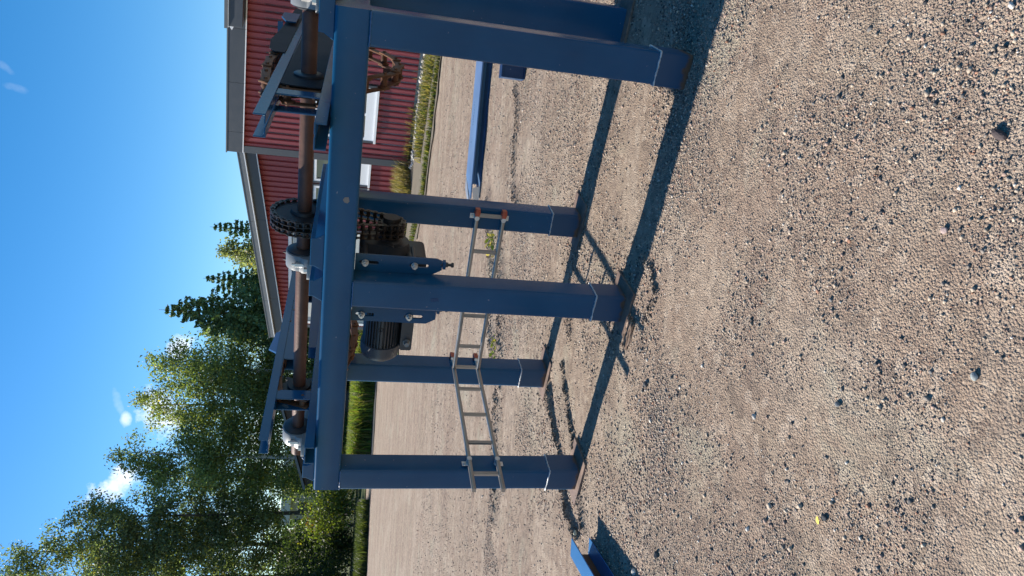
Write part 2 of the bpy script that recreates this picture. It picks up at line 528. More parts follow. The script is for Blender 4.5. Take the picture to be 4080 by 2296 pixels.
class MB:
    """collects geometry for ONE mesh; org = frame coordinates (s,t,z) of the owner when given"""

    def __init__(s, org=None):
        s.v = []
        s.f = []
        s.org = org
        s.recalc = True

    def T(s, p):
        if s.org is None:
            return tuple(p)
        return (-(p[0] - s.org[0]), p[1] - s.org[1], p[2] - s.org[2])

    def add(s, vs, fs):
        b = len(s.v)
        s.v += [s.T(p) for p in vs]
        s.f += [tuple(b + i for i in f) for f in fs]
        return s

    def box(s, lo, hi):
        x0, y0, z0 = lo
        x1, y1, z1 = hi
        return s.add([(x0, y0, z0), (x1, y0, z0), (x1, y1, z0), (x0, y1, z0), (x0, y0, z1), (x1, y0, z1), (x1, y1, z1), (x0, y1, z1)],
                     [(0, 3, 2, 1), (4, 5, 6, 7), (0, 1, 5, 4), (1, 2, 6, 5), (2, 3, 7, 6), (3, 0, 4, 7)])

    def prism(s, prof, axis, a, b, cap=True):
        """prof: list of 2-D points in the plane of the two other axes (in order), extruded a..b"""
        n = len(prof)
        vs = []
        for c in (a, b):
            for (u, w) in prof:
                vs.append((c, u, w) if axis == 0 else ((u, c, w) if axis == 1 else (u, w, c)))
        fs = [(i, (i + 1) % n, n + (i + 1) % n, n + i) for i in range(n)]
        if cap:
            tri = geometry.tessellate_polygon([[Vector((u, w, 0)) for u, w in prof]])
            for t in tri:
                fs.append(tuple(t))
                fs.append(tuple(n + i for i in reversed(t)))
        return s.add(vs, fs)

    def rhs(s, axis, a, b, lo, hi, r=0.012, seg=4):
        """rounded rectangular bar along axis"""
        return s.prism(rrect(lo[0], hi[0], lo[1], hi[1], r, seg), axis, a, b)

    def cyl(s, p0, p1, r0, r1=None, n=16, cap=True):
        r1 = r0 if r1 is None else r1
        p0 = Vector(p0)
        p1 = Vector(p1)
        d = (p1 - p0).normalized()
        u = d.orthogonal().normalized()
        w = d.cross(u)
        vs = []
        for p, r in ((p0, r0), (p1, r1)):
            for i in range(n):
                a = 2 * math.pi * i / n
                vs.append(tuple(p + u * (r * math.cos(a)) + w * (r * math.sin(a))))
        fs = [(i, (i + 1) % n, n + (i + 1) % n, n + i) for i in range(n)]
        if cap:
            fs.append(tuple(reversed(range(n))))
            fs.append(tuple(range(n, 2 * n)))
        return s.add(vs, fs)

    def lathe(s, p0, d, prof, n=24):
        """prof: (distance along d, radius) list, open ends capped"""
        p0 = Vector(p0)
        d = Vector(d).normalized()
        u = d.orthogonal().normalized()
        w = d.cross(u)
        vs = []
        for (h, r) in prof:
            for i in range(n):
                a = 2 * math.pi * i / n
                vs.append(tuple(p0 + d * h + u * (r * math.cos(a)) + w * (r * math.sin(a))))
        fs = []
        for k in range(len(prof) - 1):
            for i in range(n):
                j = (i + 1) % n
                fs.append((k * n + i, k * n + j, (k + 1) * n + j, (k + 1) * n + i))
        fs.append(tuple(reversed(range(n))))
        m = (len(prof) - 1) * n
        fs.append(tuple(range(m, m + n)))
        return s.add(vs, fs)

    def tube(s, pts, rads, n=8, cap=True):
        pts = [Vector(p) for p in pts]
        if isinstance(rads, (int, float)):
            rads = [rads] * len(pts)
        vs = []
        up = None
        for i, p in enumerate(pts):
            d = (pts[min(i + 1, len(pts) - 1)] - pts[max(i - 1, 0)]).normalized()
            if up is None:
                up = d.orthogonal().normalized()
            up = (up - d * up.dot(d))
            up = up.normalized() if up.length > 1e-6 else d.orthogonal().normalized()
            w = d.cross(up)
            for k in range(n):
                a = 2 * math.pi * k / n
                vs.append(tuple(p + up * (rads[i] * math.cos(a)) + w * (rads[i] * math.sin(a))))
        fs = []
        for i in range(len(pts) - 1):
            for k in range(n):
                j = (k + 1) % n
                fs.append((i * n + k, i * n + j, (i + 1) * n + j, (i + 1) * n + k))
        if cap:
            fs.append(tuple(reversed(range(n))))
            m = (len(pts) - 1) * n
            fs.append(tuple(range(m, m + n)))
        return s.add(vs, fs)

    def plate(s, outer, holes, axis, a, b):
        """flat plate with real holes; outlines 2-D in the plane of the other two axes"""
        loops = [outer] + list(holes)
        tri = geometry.tessellate_polygon([[Vector((u, w, 0)) for u, w in L] for L in loops])
        flat = [p for L in loops for p in L]
        N = len(flat)
        vs = []
        for c in (a, b):
            for (u, w) in flat:
                vs.append((c, u, w) if axis == 0 else ((u, c, w) if axis == 1 else (u, w, c)))
        fs = []
        for t in tri:
            fs.append(tuple(t))
            fs.append(tuple(N + i for i in reversed(t)))
        k = 0
        for L in loops:
            n = len(L)
            for i in range(n):
                j = (i + 1) % n
                fs.append((k + i, k + j, N + k + j, N + k + i))
            k += n
        return s.add(vs, fs)

    def mesh(s, name, smooth=None, bevel=None):
        me = bpy.data.meshes.new(name)
        me.from_pydata(s.v, [], s.f)
        if s.recalc or bevel:
            bm = bmesh.new()
            bm.from_mesh(me)
            bmesh.ops.recalc_face_normals(bm, faces=bm.faces)
            if bevel:
                ed = [e for e in bm.edges if len(e.link_faces) == 2 and e.calc_face_angle(0) > 0.6]
                bmesh.ops.bevel(bm, geom=ed, offset=bevel, segments=2, profile=0.5, affect='EDGES', clamp_overlap=True)
            bm.to_mesh(me)
            bm.free()
        if smooth:
            me.polygons.foreach_set('use_smooth', [True] * len(me.polygons))
            me.set_sharp_from_angle(angle=rad(smooth))
        return me

    def build(s, name, mat, parent=None, smooth=None, bevel=None):
        me = s.mesh(name, smooth, bevel)
        me.materials.append(mat)
        o = bpy.data.objects.new(name, me)
        COL.objects.link(o)
        if parent is not None:
            o.parent = parent
        return o


def rrect(x0, x1, y0, y1, r, seg=4):
    out = []
    for cx, cy, a0 in ((x1 - r, y0 + r, -90), (x1 - r, y1 - r, 0), (x0 + r, y1 - r, 90), (x0 + r, y0 + r, 180)):
        for i in range(seg + 1):
            a = rad(a0 + 90 * i / seg)
            out.append((cx + r * math.cos(a), cy + r * math.sin(a)))
    return out


def slot(u0, u1, w0, w1, n=8):
    """vertical obround outline (u width, w height)"""
    r = (u1 - u0) / 2
    cu = (u0 + u1) / 2
    out = []
    for i in range(n + 1):
        a = math.pi * i / n
        out.append((cu + r * math.cos(a), w1 - r + r * math.sin(a)))
    for i in range(n + 1):
        a = math.pi + math.pi * i / n
        out.append((cu + r * math.cos(a), w0 + r + r * math.sin(a)))
    return out


def part(mb, name, mat, parent, smooth=None, bevel=None):
    return mb.build(name, mat, parent, smooth, bevel)


def inst(me, name, parent, loc=(0, 0, 0), rot=None):
    o = bpy.data.objects.new(name, me)
    COL.objects.link(o)
    o.parent = parent
    o.location = loc
    if rot is not None:
        o.rotation_euler = rot
    return o


def from_np(name, verts, faces_flat, nper, mat, cols=None, smooth=False):
    """fast mesh from numpy; all faces have nper corners; cols per vertex"""
    me = bpy.data.meshes.new(name)
    nv = len(verts)
    nf = len(faces_flat) // nper
    me.vertices.add(nv)
    me.vertices.foreach_set('co', np.asarray(verts, np.float32).ravel())
    me.loops.add(nf * nper)
    me.loops.foreach_set('vertex_index', np.asarray(faces_flat, np.int32))
    me.polygons.add(nf)
    me.polygons.foreach_set('loop_start', np.arange(0, nf * nper, nper, dtype=np.int32))
    if smooth:
        me.polygons.foreach_set('use_smooth', np.ones(nf, bool))
    me.update(calc_edges=True)
    if cols is not None:
        a = me.color_attributes.new('col', 'FLOAT_COLOR', 'POINT')
        c4 = np.ones((nv, 4), np.float32)
        c4[:, :3] = cols
        a.data.foreach_set('color', c4.ravel())
    me.materials.append(mat)
    return me


def np_obj(name, me, parent=None, kind=None, loc=None):
    o = bpy.data.objects.new(name, me)
    COL.objects.link(o)
    if parent is not None:
        o.parent = parent
    if kind:
        o['kind'] = kind
    if loc is not None:
        o.location = loc
    return o


# ------------------------------------------------------------------ ground
RUTS = [  # loosened ridges and ruts left by wheels: world polylines, half-width, height
    ([(0.9, 8.0), (0.39, 7.67), (-0.02, 7.34), (-0.41, 7.42), (-0.8, 7.19)], 0.10, 0.025),
    ([(0.37, 7.21), (-0.01, 6.97), (-0.38, 6.92), (-0.93, 6.82), (-1.36, 6.87), (-2.2, 6.69)], 0.12, 0.03),
    ([(-0.70, 5.10), (-0.96, 4.91), (-1.09, 4.77), (-1.34, 4.61), (-1.45, 4.47), (-1.53, 4.26)], 0.024, 0.022),
    ([(-0.50, 4.80), (-0.74, 4.64), (-0.89, 4.53), (-1.01, 4.43)], 0.016, 0.012),
    ([(0.20, 3.52), (0.13, 3.40), (0.02, 3.33), (-0.06, 3.38), (-0.12, 3.44)], 0.022, 0.012),
    ([(1.93, 6.9), (1.67, 6.72), (1.42, 6.76), (1.08, 6.77)], 0.05, 0.02),
    ([(0.95, 6.75), (0.68, 6.45)], 0.07, 0.02),
    ([(-0.18, 4.75), (-0.32, 4.65)], 0.05, 0.01),
    ([(-1.30, 4.30), (-1.37, 4.23), (-1.46, 4.17)], 0.035, 0.012),
]


def dist_poly(X, Y, pts):
    best = np.full(X.shape, 1e9)
    for (x0, y0), (x1, y1) in zip(pts[:-1], pts[1:]):
        dx, dy = x1 - x0, y1 - y0
        L = dx * dx + dy * dy
        t = np.clip(((X - x0) * dx + (Y - y0) * dy) / L, 0, 1)
        d = np.hypot(X - x0 - t * dx, Y - y0 - t * dy)
        best = np.minimum(best, d)
    return best


def vnoise(X, Y, scale, seed):
    """cheap smooth value noise"""
    r = np.random.default_rng(seed)
    tab = r.random((256, 256))
    xs = X * scale + 1000.0
    ys = Y * scale + 1000.0
    xi = np.floor(xs).astype(int)
    yi = np.floor(ys).astype(int)
    fx = xs - xi
    fy = ys - yi
    fx = fx * fx * (3 - 2 * fx)
    fy = fy * fy * (3 - 2 * fy)
    g = lambda a, b: tab[a % 256, b % 256]
    return (g(xi, yi) * (1 - fx) + g(xi + 1, yi) * fx) * (1 - fy) + (g(xi, yi + 1) * (1 - fx) + g(xi + 1, yi + 1) * fx) * fy


def ground_h(X, Y):
    h = (vnoise(X, Y, 0.5, 1) - 0.5) * 0.010 + (vnoise(X, Y, 2.3, 2) - 0.5) * 0.010 + (vnoise(X, Y, 8.0, 3) - 0.5) * 0.006
    near = np.exp(-((Y - 4) / 6.0) ** 2)
    h = h + (vnoise(X, Y, 22.0, 4) - 0.5) * 0.003 * near
    for pts, hw, hh in RUTS:
        d = dist_poly(X, Y, pts)
        rough = 0.4 + 1.2 * vnoise(X, Y, 18.0, 9)
        h = h + hh * rough * np.exp(-(d / hw) ** 2) - 0.35 * hh * np.exp(-((d - 2.2 * hw) / (1.2 * hw)) ** 2)
    # long shallow wheel tracks across the yard further out
    w = np.sin((Y * 0.9 + X * 0.35) * 2.2 + 3 * vnoise(X, Y, 0.12, 12))
    h = h + 0.012 * w * np.clip((Y - 8) / 4, 0, 1) * np.clip((34 - Y) / 8, 0, 1)
    # never above zero under the bearing feet
    return h - 0.004


def axis_coords(lo, hi, fine0, fine1, step, far):
    c = list(np.arange(fine0, fine1 + 1e-6, step))
    s = step
    x = c[-1]
    while x < hi:
        s *= 1.16
        x += s
        c.append(x)
    s = step
    x = c[0]
    while x > lo:
        s *= 1.16
        x -= s
        c.insert(0, x)
    return np.array(c)


gx = axis_coords(-400, 400, -2.6, 2.8, 0.022, 0)
gy = axis_coords(-60, 600, 0.9, 7.8, 0.022, 0)
GX, GY = np.meshgrid(gx, gy)
GZ = ground_h(GX, GY)
nx, ny = len(gx), len(gy)
idx = np.arange(nx * ny).reshape(ny, nx)
quads = np.stack([idx[:-1, :-1], idx[:-1, 1:], idx[1:, 1:], idx[1:, :-1]], -1).reshape(-1)
me = from_np('gravel_ground', np.stack([GX, GY, GZ], -1).reshape(-1, 3), quads, 4, MAT['gravel'], None, True)
np_obj('gravel_ground', me, kind='structure')


def sheet(name, outline, z, mat, kind='structure', sub=None):
    mb = MB()
    tri = geometry.tessellate_polygon([[Vector((x, y, 0)) for x, y in outline]])
    mb.add([(x, y, z) for x, y in outline], [tuple(t) for t in tri])
    o = mb.build(name, mat)
    if o.data.polygons[0].normal.z < 0:
        o.data.flip_normals()
    o['kind'] = kind
    return o


def wob(pts, amp=0.15, n=8, seed=0):
    r = random.Random(seed)
    out = []
    for (x0, y0), (x1, y1) in zip(pts, pts[1:] + pts[:1]):
        for k in range(n):
            f = k / n
            out.append((x0 + (x1 - x0) * f + r.uniform(-amp, amp), y0 + (y1 - y0) * f + r.uniform(-amp, amp)))
    return out


# stony verge along the workshop wall, turf beyond the yard, the road behind it
sheet('stony_verge', wob([(9.5, 9.2), (4.1, 13.4), (1.65, 14.7), (-0.05, 18.5), (-1.5, 18.8), (-3.4, 24.5), (-2.2, 27.5), (12, 17.5), (16, 12)], 0.12, 8, 3), 0.022, MAT['verge'])
sheet('grass_field', wob([(-2.0, 19.3), (-3.4, 27.0), (-4.3, 35.0), (-8.0, 34.0), (-13.3, 32.6), (-26, 29.5), (-80, 28), (-260, 90), (-260, 500), (200, 500), (120, 40), (30, 26), (8, 24.5)], 0.22, 8, 4), 0.026, MAT['turf'])
sheet('asphalt_road', [(-3.4, 29.6), (-3.9, 31.4), (-30, 26.6), (-60, 21.5), (-60, 20.5), (-30, 25.6)], 0.020, MAT['asphalt'])

# ------------------------------------------------------------------ pebbles
ICO = None


def ico_base():
    bm = bmesh.new()
    bmesh.ops.create_icosphere(bm, subdivisions=1, radius=1.0)
    v = np.array([x.co[:] for x in bm.verts])
    f = np.array([[x.index for x in fa.verts] for fa in bm.faces])
    bm.free()
    return v, f


ICO_V, ICO_F = ico_base()
BOX_V = np.array([(x, y, z) for x in (-.62, .62) for y in (-.62, .62) for z in (-.62, .62)], float)
BOX_F = np.array([(0, 1, 3), (0, 3, 2), (4, 6, 7), (4, 7, 5), (0, 4, 5), (0, 5, 1), (2, 3, 7), (2, 7, 6), (0, 2, 6), (0, 6, 4), (1, 5, 7), (1, 7, 3)])
STONE_COLS = np.array([(0.055, 0.055, 0.06), (0.10, 0.10, 0.105), (0.17, 0.165, 0.165), (0.27, 0.24, 0.215), (0.38, 0.28, 0.235),
                       (0.42, 0.355, 0.29), (0.50, 0.42, 0.34), (0.33, 0.185, 0.13), (0.60, 0.57, 0.53)])
STONE_P = np.array([0.04, 0.06, 0.07, 0.15, 0.25, 0.23, 0.13, 0.04, 0.03])
STONE_P = STONE_P / STONE_P.sum()


def pebble_mesh(name, xs, ys, r, cols, sink=0.35, chip=True):
    n = len(xs)
    IV, IF = (BOX_V, BOX_F) if chip else (ICO_V, ICO_F)
    z = ground_h(xs, ys)
    sc = np.stack([r * RNG.uniform(0.7, 1.4, n), r * RNG.uniform(0.7, 1.2, n), r * RNG.uniform(0.45, 0.85, n)], -1)
    jit = RNG.uniform(0.6, 1.25, (n, len(IV), 3 if chip else 1))
    V = IV[None] * jit * sc[:, None, :]
    a = RNG.uniform(0, 2 * math.pi, n)
    ca, sa = np.cos(a), np.sin(a)
    X = V[..., 0] * ca[:, None] - V[..., 1] * sa[:, None]
    Y = V[..., 0] * sa[:, None] + V[..., 1] * ca[:, None]
    tl = RNG.uniform(-0.5, 0.5, n)
    Z = V[..., 2] + X * tl[:, None] * 0.4
    V = np.stack([X + xs[:, None], Y + ys[:, None], Z + (z + sc[:, 2] * (1 - 2 * sink))[:, None]], -1).reshape(-1, 3)
    F = (IF[None] + (np.arange(n) * len(IV))[:, None, None]).reshape(-1)
    C = np.repeat(cols, len(IV), axis=0)
    return from_np(name, V, F, 3, MAT['pebble'], C)


def clump_accept(x, y):
    return vnoise(x, y, 1.6, 31) * 0.6 + vnoise(x, y, 5.0, 32) * 0.4


def scatter(n, ymin, ymax, rmin, rmax, power, name, clump=0.0):
    # sample in the wedge the lens sees (plus a margin), density even on the ground
    ys = np.sqrt(RNG.uniform(ymin ** 2, ymax ** 2, n * 3))
    xs = RNG.uniform(-0.50, 0.50, n * 3) * (ys + 0.6)
    if clump:
        a = clump_accept(xs, ys)
        keep = RNG.random(len(xs)) < np.clip((a - 0.5 + 0.14) * 3.2 * clump + (1 - clump) * 0.6, 0.04, 1)
        xs, ys = xs[keep], ys[keep]
    xs, ys = xs[:n], ys[:n]
    m = len(xs)
    r = rmin + (rmax - rmin) * RNG.random(m) ** power
    c = STONE_COLS[RNG.choice(len(STONE_COLS), m, p=STONE_P)] * np.array([0.80, 0.77, 0.73]) * RNG.uniform(0.75, 1.2, (m, 1))
    o = np_obj(name, pebble_mesh(name, xs, ys, r, c, 0.32), kind='stuff')
    return o


scatter(80000, 1.0, 3.3, 0.0012, 0.0042, 1.7, 'gravel_pebbles', 0.6)
scatter(52000, 3.1, 7.0, 0.0026, 0.0080, 2.0, 'gravel_pebbles', 0.6)
scatter(9000, 1.0, 3.6, 0.0030, 0.0085, 2.4, 'gravel_pebbles', 1.0)
scatter(2600, 1.0, 6.0, 0.0060, 0.0120, 2.6, 'gravel_pebbles', 1.0)
scatter(14000, 6.0, 13.0, 0.004, 0.012, 3.0, 'gravel_pebbles', 0.5)

# crumbs of loosened soil on the ridges
cx, cy, cr = [], [], []
for pts, hw, hh in RUTS:
    L = sum(math.dist(a, b) for a, b in zip(pts[:-1], pts[1:]))
    n = int(330 * L * (1 + 6 * hw))
    for _ in range(n):
        k = RNG.integers(0, len(pts) - 1)
        f = RNG.random()
        a, b = pts[k], pts[k + 1]
        cx.append(a[0] + (b[0] - a[0]) * f + RNG.normal() * hw * 0.7)
        cy.append(a[1] + (b[1] - a[1]) * f + RNG.normal() * hw * 0.7)
        cr.append(0.003 + 0.013 * RNG.random() ** 2.5 * (0.5 + 8 * hh))
for lx, ly in ((0, 0), (1.288, 0), (2.532, 0), (-0.064, 1.004), (1.239, 1.004), (2.4806, 1.004)):
    # grit pushed up round each foot
    for _ in range(150):
        a = RNG.uniform(0, 2 * math.pi)
        rr_ = 0.12 + abs(RNG.normal()) * 0.07
        fs_, ft_ = lx + 0.075 + rr_ * 1.5 * math.cos(a), ly + 0.075 + rr_ * math.sin(a)
        cx.append(1.119 - math.cos(0.4898) * fs_ + math.sin(0.4898) * ft_)
        cy.append(3.0754 + math.sin(0.4898) * fs_ + math.cos(0.4898) * ft_)
        cr.append(0.003 + 0.007 * RNG.random() ** 2)
cx, cy, cr = np.array(cx), np.array(cy), np.array(cr)
cc = np.array([(0.15, 0.115, 0.09)]) * RNG.uniform(0.5, 1.7, (len(cx), 1))
np_obj('loosened_soil', pebble_mesh('loosened_soil', cx, cy, cr, cc, 0.2, False), kind='stuff')

# single stones that stand out in the foreground
STONES = [
    ((0.437, 1.42), 0.020, (0.07, 0.055, 0.055), 'long dark brown stone lying alone in the foreground gravel'),
    ((0.217, 1.566), 0.015, (0.50, 0.37, 0.33), 'pinkish pale stone in the foreground gravel'),
    ((-0.417, 2.38), 0.016, (0.55, 0.50, 0.44), 'cream coloured sharp stone with a dark shadow on the gravel'),
    ((-0.295, 1.93), 0.014, (0.20, 0.21, 0.21), 'grey rounded stone half sunk in the middle of the gravel'),
    ((-0.144, 1.445), 0.015, (0.30, 0.33, 0.32), 'greenish grey stone near the lower edge of the yard view'),
    ((-0.655, 1.96), 0.016, (0.06, 0.065, 0.07), 'black stone beside a small yellow leaf'),
    ((-1.21, 3.13), 0.024, (0.09, 0.09, 0.09), 'dark stone lying to the right of the blue channel shadow'),
    ((-1.385, 3.37), 0.026, (0.60, 0.58, 0.52), 'white stone at the edge of the blue channel shadow'),
    ((-0.44, 3.36), 0.026, (0.10, 0.10, 0.10), 'dark stone on the gravel in front of the middle and far front legs'),
    ((-0.835, 2.385), 0.014, (0.58, 0.55, 0.50), 'small white stone on the lower left gravel'),
    ((-1.50, 4.27), 0.026, (0.62, 0.56, 0.40), 'pale yellow stone beside the end of the blue channel'),
]
for (x, y), r, c, lab in STONES:
    r *= 0.68
    c = tuple(q * 0.8 for q in c)
    bm = bmesh.new()
    bmesh.ops.create_icosphere(bm, subdivisions=2, radius=1.0)
    rr = random.Random(int(abs(x * 1000)))
    el = 1.7 if 'long' in lab else 1.2
    dirs = [(Vector((rr.gauss(0, 1), rr.gauss(0, 1), rr.gauss(0, 1))).normalized(), rr.uniform(0.62, 0.85)) for _ in range(9)]
    for v in bm.verts:
        for d, lim in dirs:
            q = v.co.dot(d)
            if q > lim:
                v.co -= d * (q - lim)
        v.co = Vector((v.co.x * el, v.co.y * 0.95, v.co.z * 0.72)) * r
    me = bpy.data.meshes.new('stone')
    bm.to_mesh(me)
    bm.free()
    a = me.color_attributes.new('col', 'FLOAT_COLOR', 'POINT')
    a.data.foreach_set('color', [k for _ in me.vertices for k in (*c, 1)])
    me.materials.append(MAT['pebble'])
    o = bpy.data.objects.new('stone', me)
    COL.objects.link(o)
    o.location = (x, y, float(ground_h(np.array([x]), np.array([y]))[0]) + r * 0.42)
    o.rotation_euler = (rr.uniform(-0.3, 0.3), rr.uniform(-0.3, 0.3), rr.uniform(0, 6) if el < 1.5 else 0.9)
    tag(o, lab, 'stone', 'single stones lying on the gravel')

lf = MB()
lf.add([(-0.012, 0, 0.0), (-0.004, 0.008, 0.002), (0.010, 0.006, 0.004), (0.014, 0, 0.003), (0.008, -0.007, 0.005), (-0.005, -0.008, 0.002)],
       [(0, 1, 2, 3), (0, 3, 4, 5)])
lf.recalc = False
k = NT('yellow_leaf')
lo = lf.build('fallen_leaf', k.fin((0.75, 0.58, 0.05), 0.6))
lo.location = (-0.672, 1.985, 0.006)
tag(lo, 'tiny yellow fallen leaf on the gravel', 'leaf')
sm = lo.modifiers.new('thick', 'SOLIDIFY'); sm.thickness = 0.0006

# ------------------------------------------------------------------ steel frame
ZB, ZT = 1.46, 1.6085
LEGS = [(0.0, 0.0), (1.288, 0.0), (2.532, 0.0), (-0.064, 1.004), (1.239, 1.004), (2.4806, 1.004)]
frame = fthing('machine_stand', 'blue painted steel stand of square tubes on six legs carrying the drive machinery', 'machine stand', 1.3, 0.5, 0)
fo = (1.3, 0.5, 0)
b = MB(fo); b.rhs(0, 0.0, 2.682, (0.0, ZB), (0.15, ZT), 0.016, 5); part(b, 'front_beam', MAT['blue'], frame, 35)
b = MB(fo); b.rhs(0, -0.10, 2.66, (1.004, ZB), (1.154, ZT), 0.016, 5); part(b, 'back_beam', MAT['blue'], frame, 35)
for s0 in (0.0, 1.20, 2.50):
    b = MB(fo); b.rhs(1, 0.152, 1.002, (s0 + 0.003, ZB + 0.003), (s0 + 0.143, ZT - 0.003), 0.014, 4)
    part(b, 'cross_beam', MAT['blue'], frame, 35)
for i, (s0, t0) in enumerate(LEGS):
    zs = 0.155 if i == 0 else (0.176 if i == 1 else 0.2)
    if i == 3:      # the corner leg at the back is one wider tube without a foot sleeve
        b = MB(fo); b.rhs(2, 0.0, ZB, (s0, t0), (s0 + 0.19, t0 + 0.15), 0.016, 5)
        leg = part(b, 'leg', MAT['blue'], frame, 35)
        b = MB(fo); b.box((s0 - 0.06, t0 - 0.07, -0.006), (s0 + 0.25, t0 + 0.2, 0.010))
        part(b, 'base_plate', MAT['plate'], leg, None, 0.002)
        continue
    b = MB(fo); b.rhs(2, zs - 0.03, ZB, (s0, t0), (s0 + 0.15, t0 + 0.15), 0.016, 5)
    leg = part(b, 'leg', MAT['blue'], frame, 35)
    e = 0.0055
    b = MB(fo); b.rhs(2, 0.004 if i else -0.03, zs, (s0 - e, t0 - e), (s0 + 0.15 + e, t0 + 0.15 + e), 0.018, 5)
    part(b, 'foot_sleeve', MAT['foot'], leg, 35)
    # weld bead round the sleeve top
    rr = random.Random(i + 50)
    b = MB(fo)
    ring = [(s0 - 0.002, t0 - 0.002), (s0 + 0.152, t0 - 0.002), (s0 + 0.152, t0 + 0.152), (s0 - 0.002, t0 + 0.152)]
    pts, rd = [], []
    for (p, q) in zip(ring, ring[1:] + ring[:1]):
        for kk in range(22):
            f = kk / 22
            pts.append((p[0] + (q[0] - p[0]) * f + rr.uniform(-.0008, .0008), p[1] + (q[1] - p[1]) * f, zs + 0.001 + rr.uniform(-.0015, .0015)))
            rd.append(0.0048 + rr.uniform(-0.0012, 0.0014))
    pts.append(pts[0]); rd.append(rd[0])
    b.tube(pts, rd, 6)
    part(b, 'weld_bead', MAT['weld'], leg, 60)
    if i in (1, 2, 4, 5):
        ps, pt = (s0 - 0.10, s0 + 0.235), (t0 - 0.055, t0 + 0.205)
        if i == 1:
            ps, pt = (s0 - 0.07, s0 + 0.19), (t0 - 0.08, t0 + 0.2)
        b = MB(fo); b.box((ps[0], pt[0], -0.006), (ps[1], pt[1], 0.010))
        part(b, 'base_plate', MAT['plate'], leg, None, 0.002)
    # short fillet welds under the beam
    b = MB(fo)
    for (p, q) in (((s0 + 0.004, t0 - 0.001, ZB + 0.001), (s0 + 0.146, t0 - 0.001, ZB + 0.001)),):
        pts, rd = [], []
        for kk in range(24):
            f = kk / 23
            pts.append((p[0] + (q[0] - p[0]) * f, p[1], p[2] + rr.uniform(-.001, .001)))
            rd.append(0.0036 + rr.uniform(-0.0012, 0.0012))
        b.tube(pts, rd, 6)
    part(b, 'weld_bead', MAT['bluebead'], leg, 60)

for name_, pts_ in (('paint_scrape', [(0.840, 1.508), (0.862, 1.503), (0.872, 1.512), (0.868, 1.526), (0.856, 1.534), (0.842, 1.526)]),
                    ('paint_scrape', [(1.352, 1.030), (1.372, 1.022), (1.379, 1.062), (1.360, 1.068)])):
    b = MB(fo); b.plate(pts_, [], 1, -0.0012, -0.0004)
    part(b, name_, MAT['scrape'] if pts_[0][0] < 1 else MAT['blue_worn'], frame)

# bearing cross channels lying over both beams (trapezoid ends)
for sa, sb in ((-0.14, 0.150), (1.055, 1.262), (1.285, 1.432), (2.50, 2.648)):
    b = MB(fo)
    prof = [(sa, ZT + 0.001), (sb, ZT + 0.001), (sb - 0.028, ZT + 0.045), (sb - 0.028, ZT + 0.066), (sa + 0.028, ZT + 0.066), (sa + 0.028, ZT + 0.045)]
    b.prism(prof, 1, 0.035, 1.12)
    part(b, 'bearing_channel', MAT['blue'], frame, None, 0.003)

# slotted motor mounting plates either side of the middle front leg
for u0, u1, sl in ((1.195, 1.2875, 1.2395), (1.4385, 1.590, 1.550)):
    zlo = 1.010
    outer = [(u0, zlo + 0.03), (u0 + 0.012, zlo), (u1 - 0.03, zlo), (u1, zlo + 0.05), (u1, ZB - 0.003), (u0, ZB - 0.003)]
    holes = [slot(sl - 0.0105, sl + 0.0105, 1.337, 1.437), slot(sl - 0.0105, sl + 0.0105, 1.080, 1.180)]
    b = MB(fo); b.plate(outer, holes, 1, 0.128, 0.140)
    pl = part(b, 'motor_plate', MAT['blue'], frame)
    for zc in (1.406, 1.154):
        b = MB(fo)
        b.cyl((sl, 0.128, zc), (sl, 0.122, zc), 0.018, 0.018, 20)
        b.cyl((sl, 0.122, zc), (sl, 0.106, zc), 0.0150, 0.0150, 6)
        b.cyl((sl, 0.106, zc), (sl, 0.092, zc), 0.0080, 0.0075, 12)
        part(b, 'bolt', MAT['zinc'], pl, 30)
    b = MB(fo)
    b.box((u0 + 0.01, 0.118, zlo - 0.018), (u1 - 0.04 if u1 < 1.4 else u1 - 0.07, 0.150, zlo - 0.002))
    sc_ = (u0 + u1) / 2 - 0.015
    part(b, 'jacking_lug', MAT['blue'], pl, None, 0.002)
    b = MB(fo)
    b.cyl((sc_, 0.134, zlo - 0.060), (sc_, 0.134, zlo + 0.01), 0.0075, 0.0075, 10)
    b.cyl((sc_, 0.134, zlo - 0.030), (sc_, 0.134, zlo - 0.018), 0.0135, 0.0135, 6)
    b.cyl((sc_, 0.134, zlo - 0.060), (sc_, 0.134, zlo - 0.048), 0.0135, 0.0135, 6)
    part(b, 'jacking_bolt', MAT['cast_dark'], pl, 30)
# scraped mark on the beam and the leg stay part of the paint; a lip hook on the far channel
b = MB(fo)
b.tube([(2.468, 0.04, ZT + 0.070), (2.480, 0.04, ZT + 0.062), (2.488, 0.04, ZT + 0.045), (2.50, 0.04, ZT + 0.012)], 0.004, 6)
part(b, 'lifting_lip', MAT['bluebead'], frame, 60)

# ------------------------------------------------------------------ drive shaft, sprocket, wheels
TS, ZS = 0.50, 1.7365
so = (1.4, TS, ZS)
shaft = fthing('drive_shaft', 'long rusty brown drive shaft lying across the top of the blue frame', 'drive shaft', *so)
b = MB(so); b.cyl((-0.10, TS, ZS), (2.83, TS, ZS), 0.0375, None, 32); part(b, 'shaft_bar', MAT['shaft'], shaft, 30)


def gear_outline(n, rp, rt, fr=0.42):
    out = []
    for i in range(n):
        a = 2 * math.pi * i / n
        w = 2 * math.pi / n
        for f, r in ((-0.5, rp), (-0.26, rp), (-0.10, rt), (0.10, rt), (0.26, rp)):
            out.append((r * math.cos(a + f * w), r * math.sin(a + f * w)))
    return out


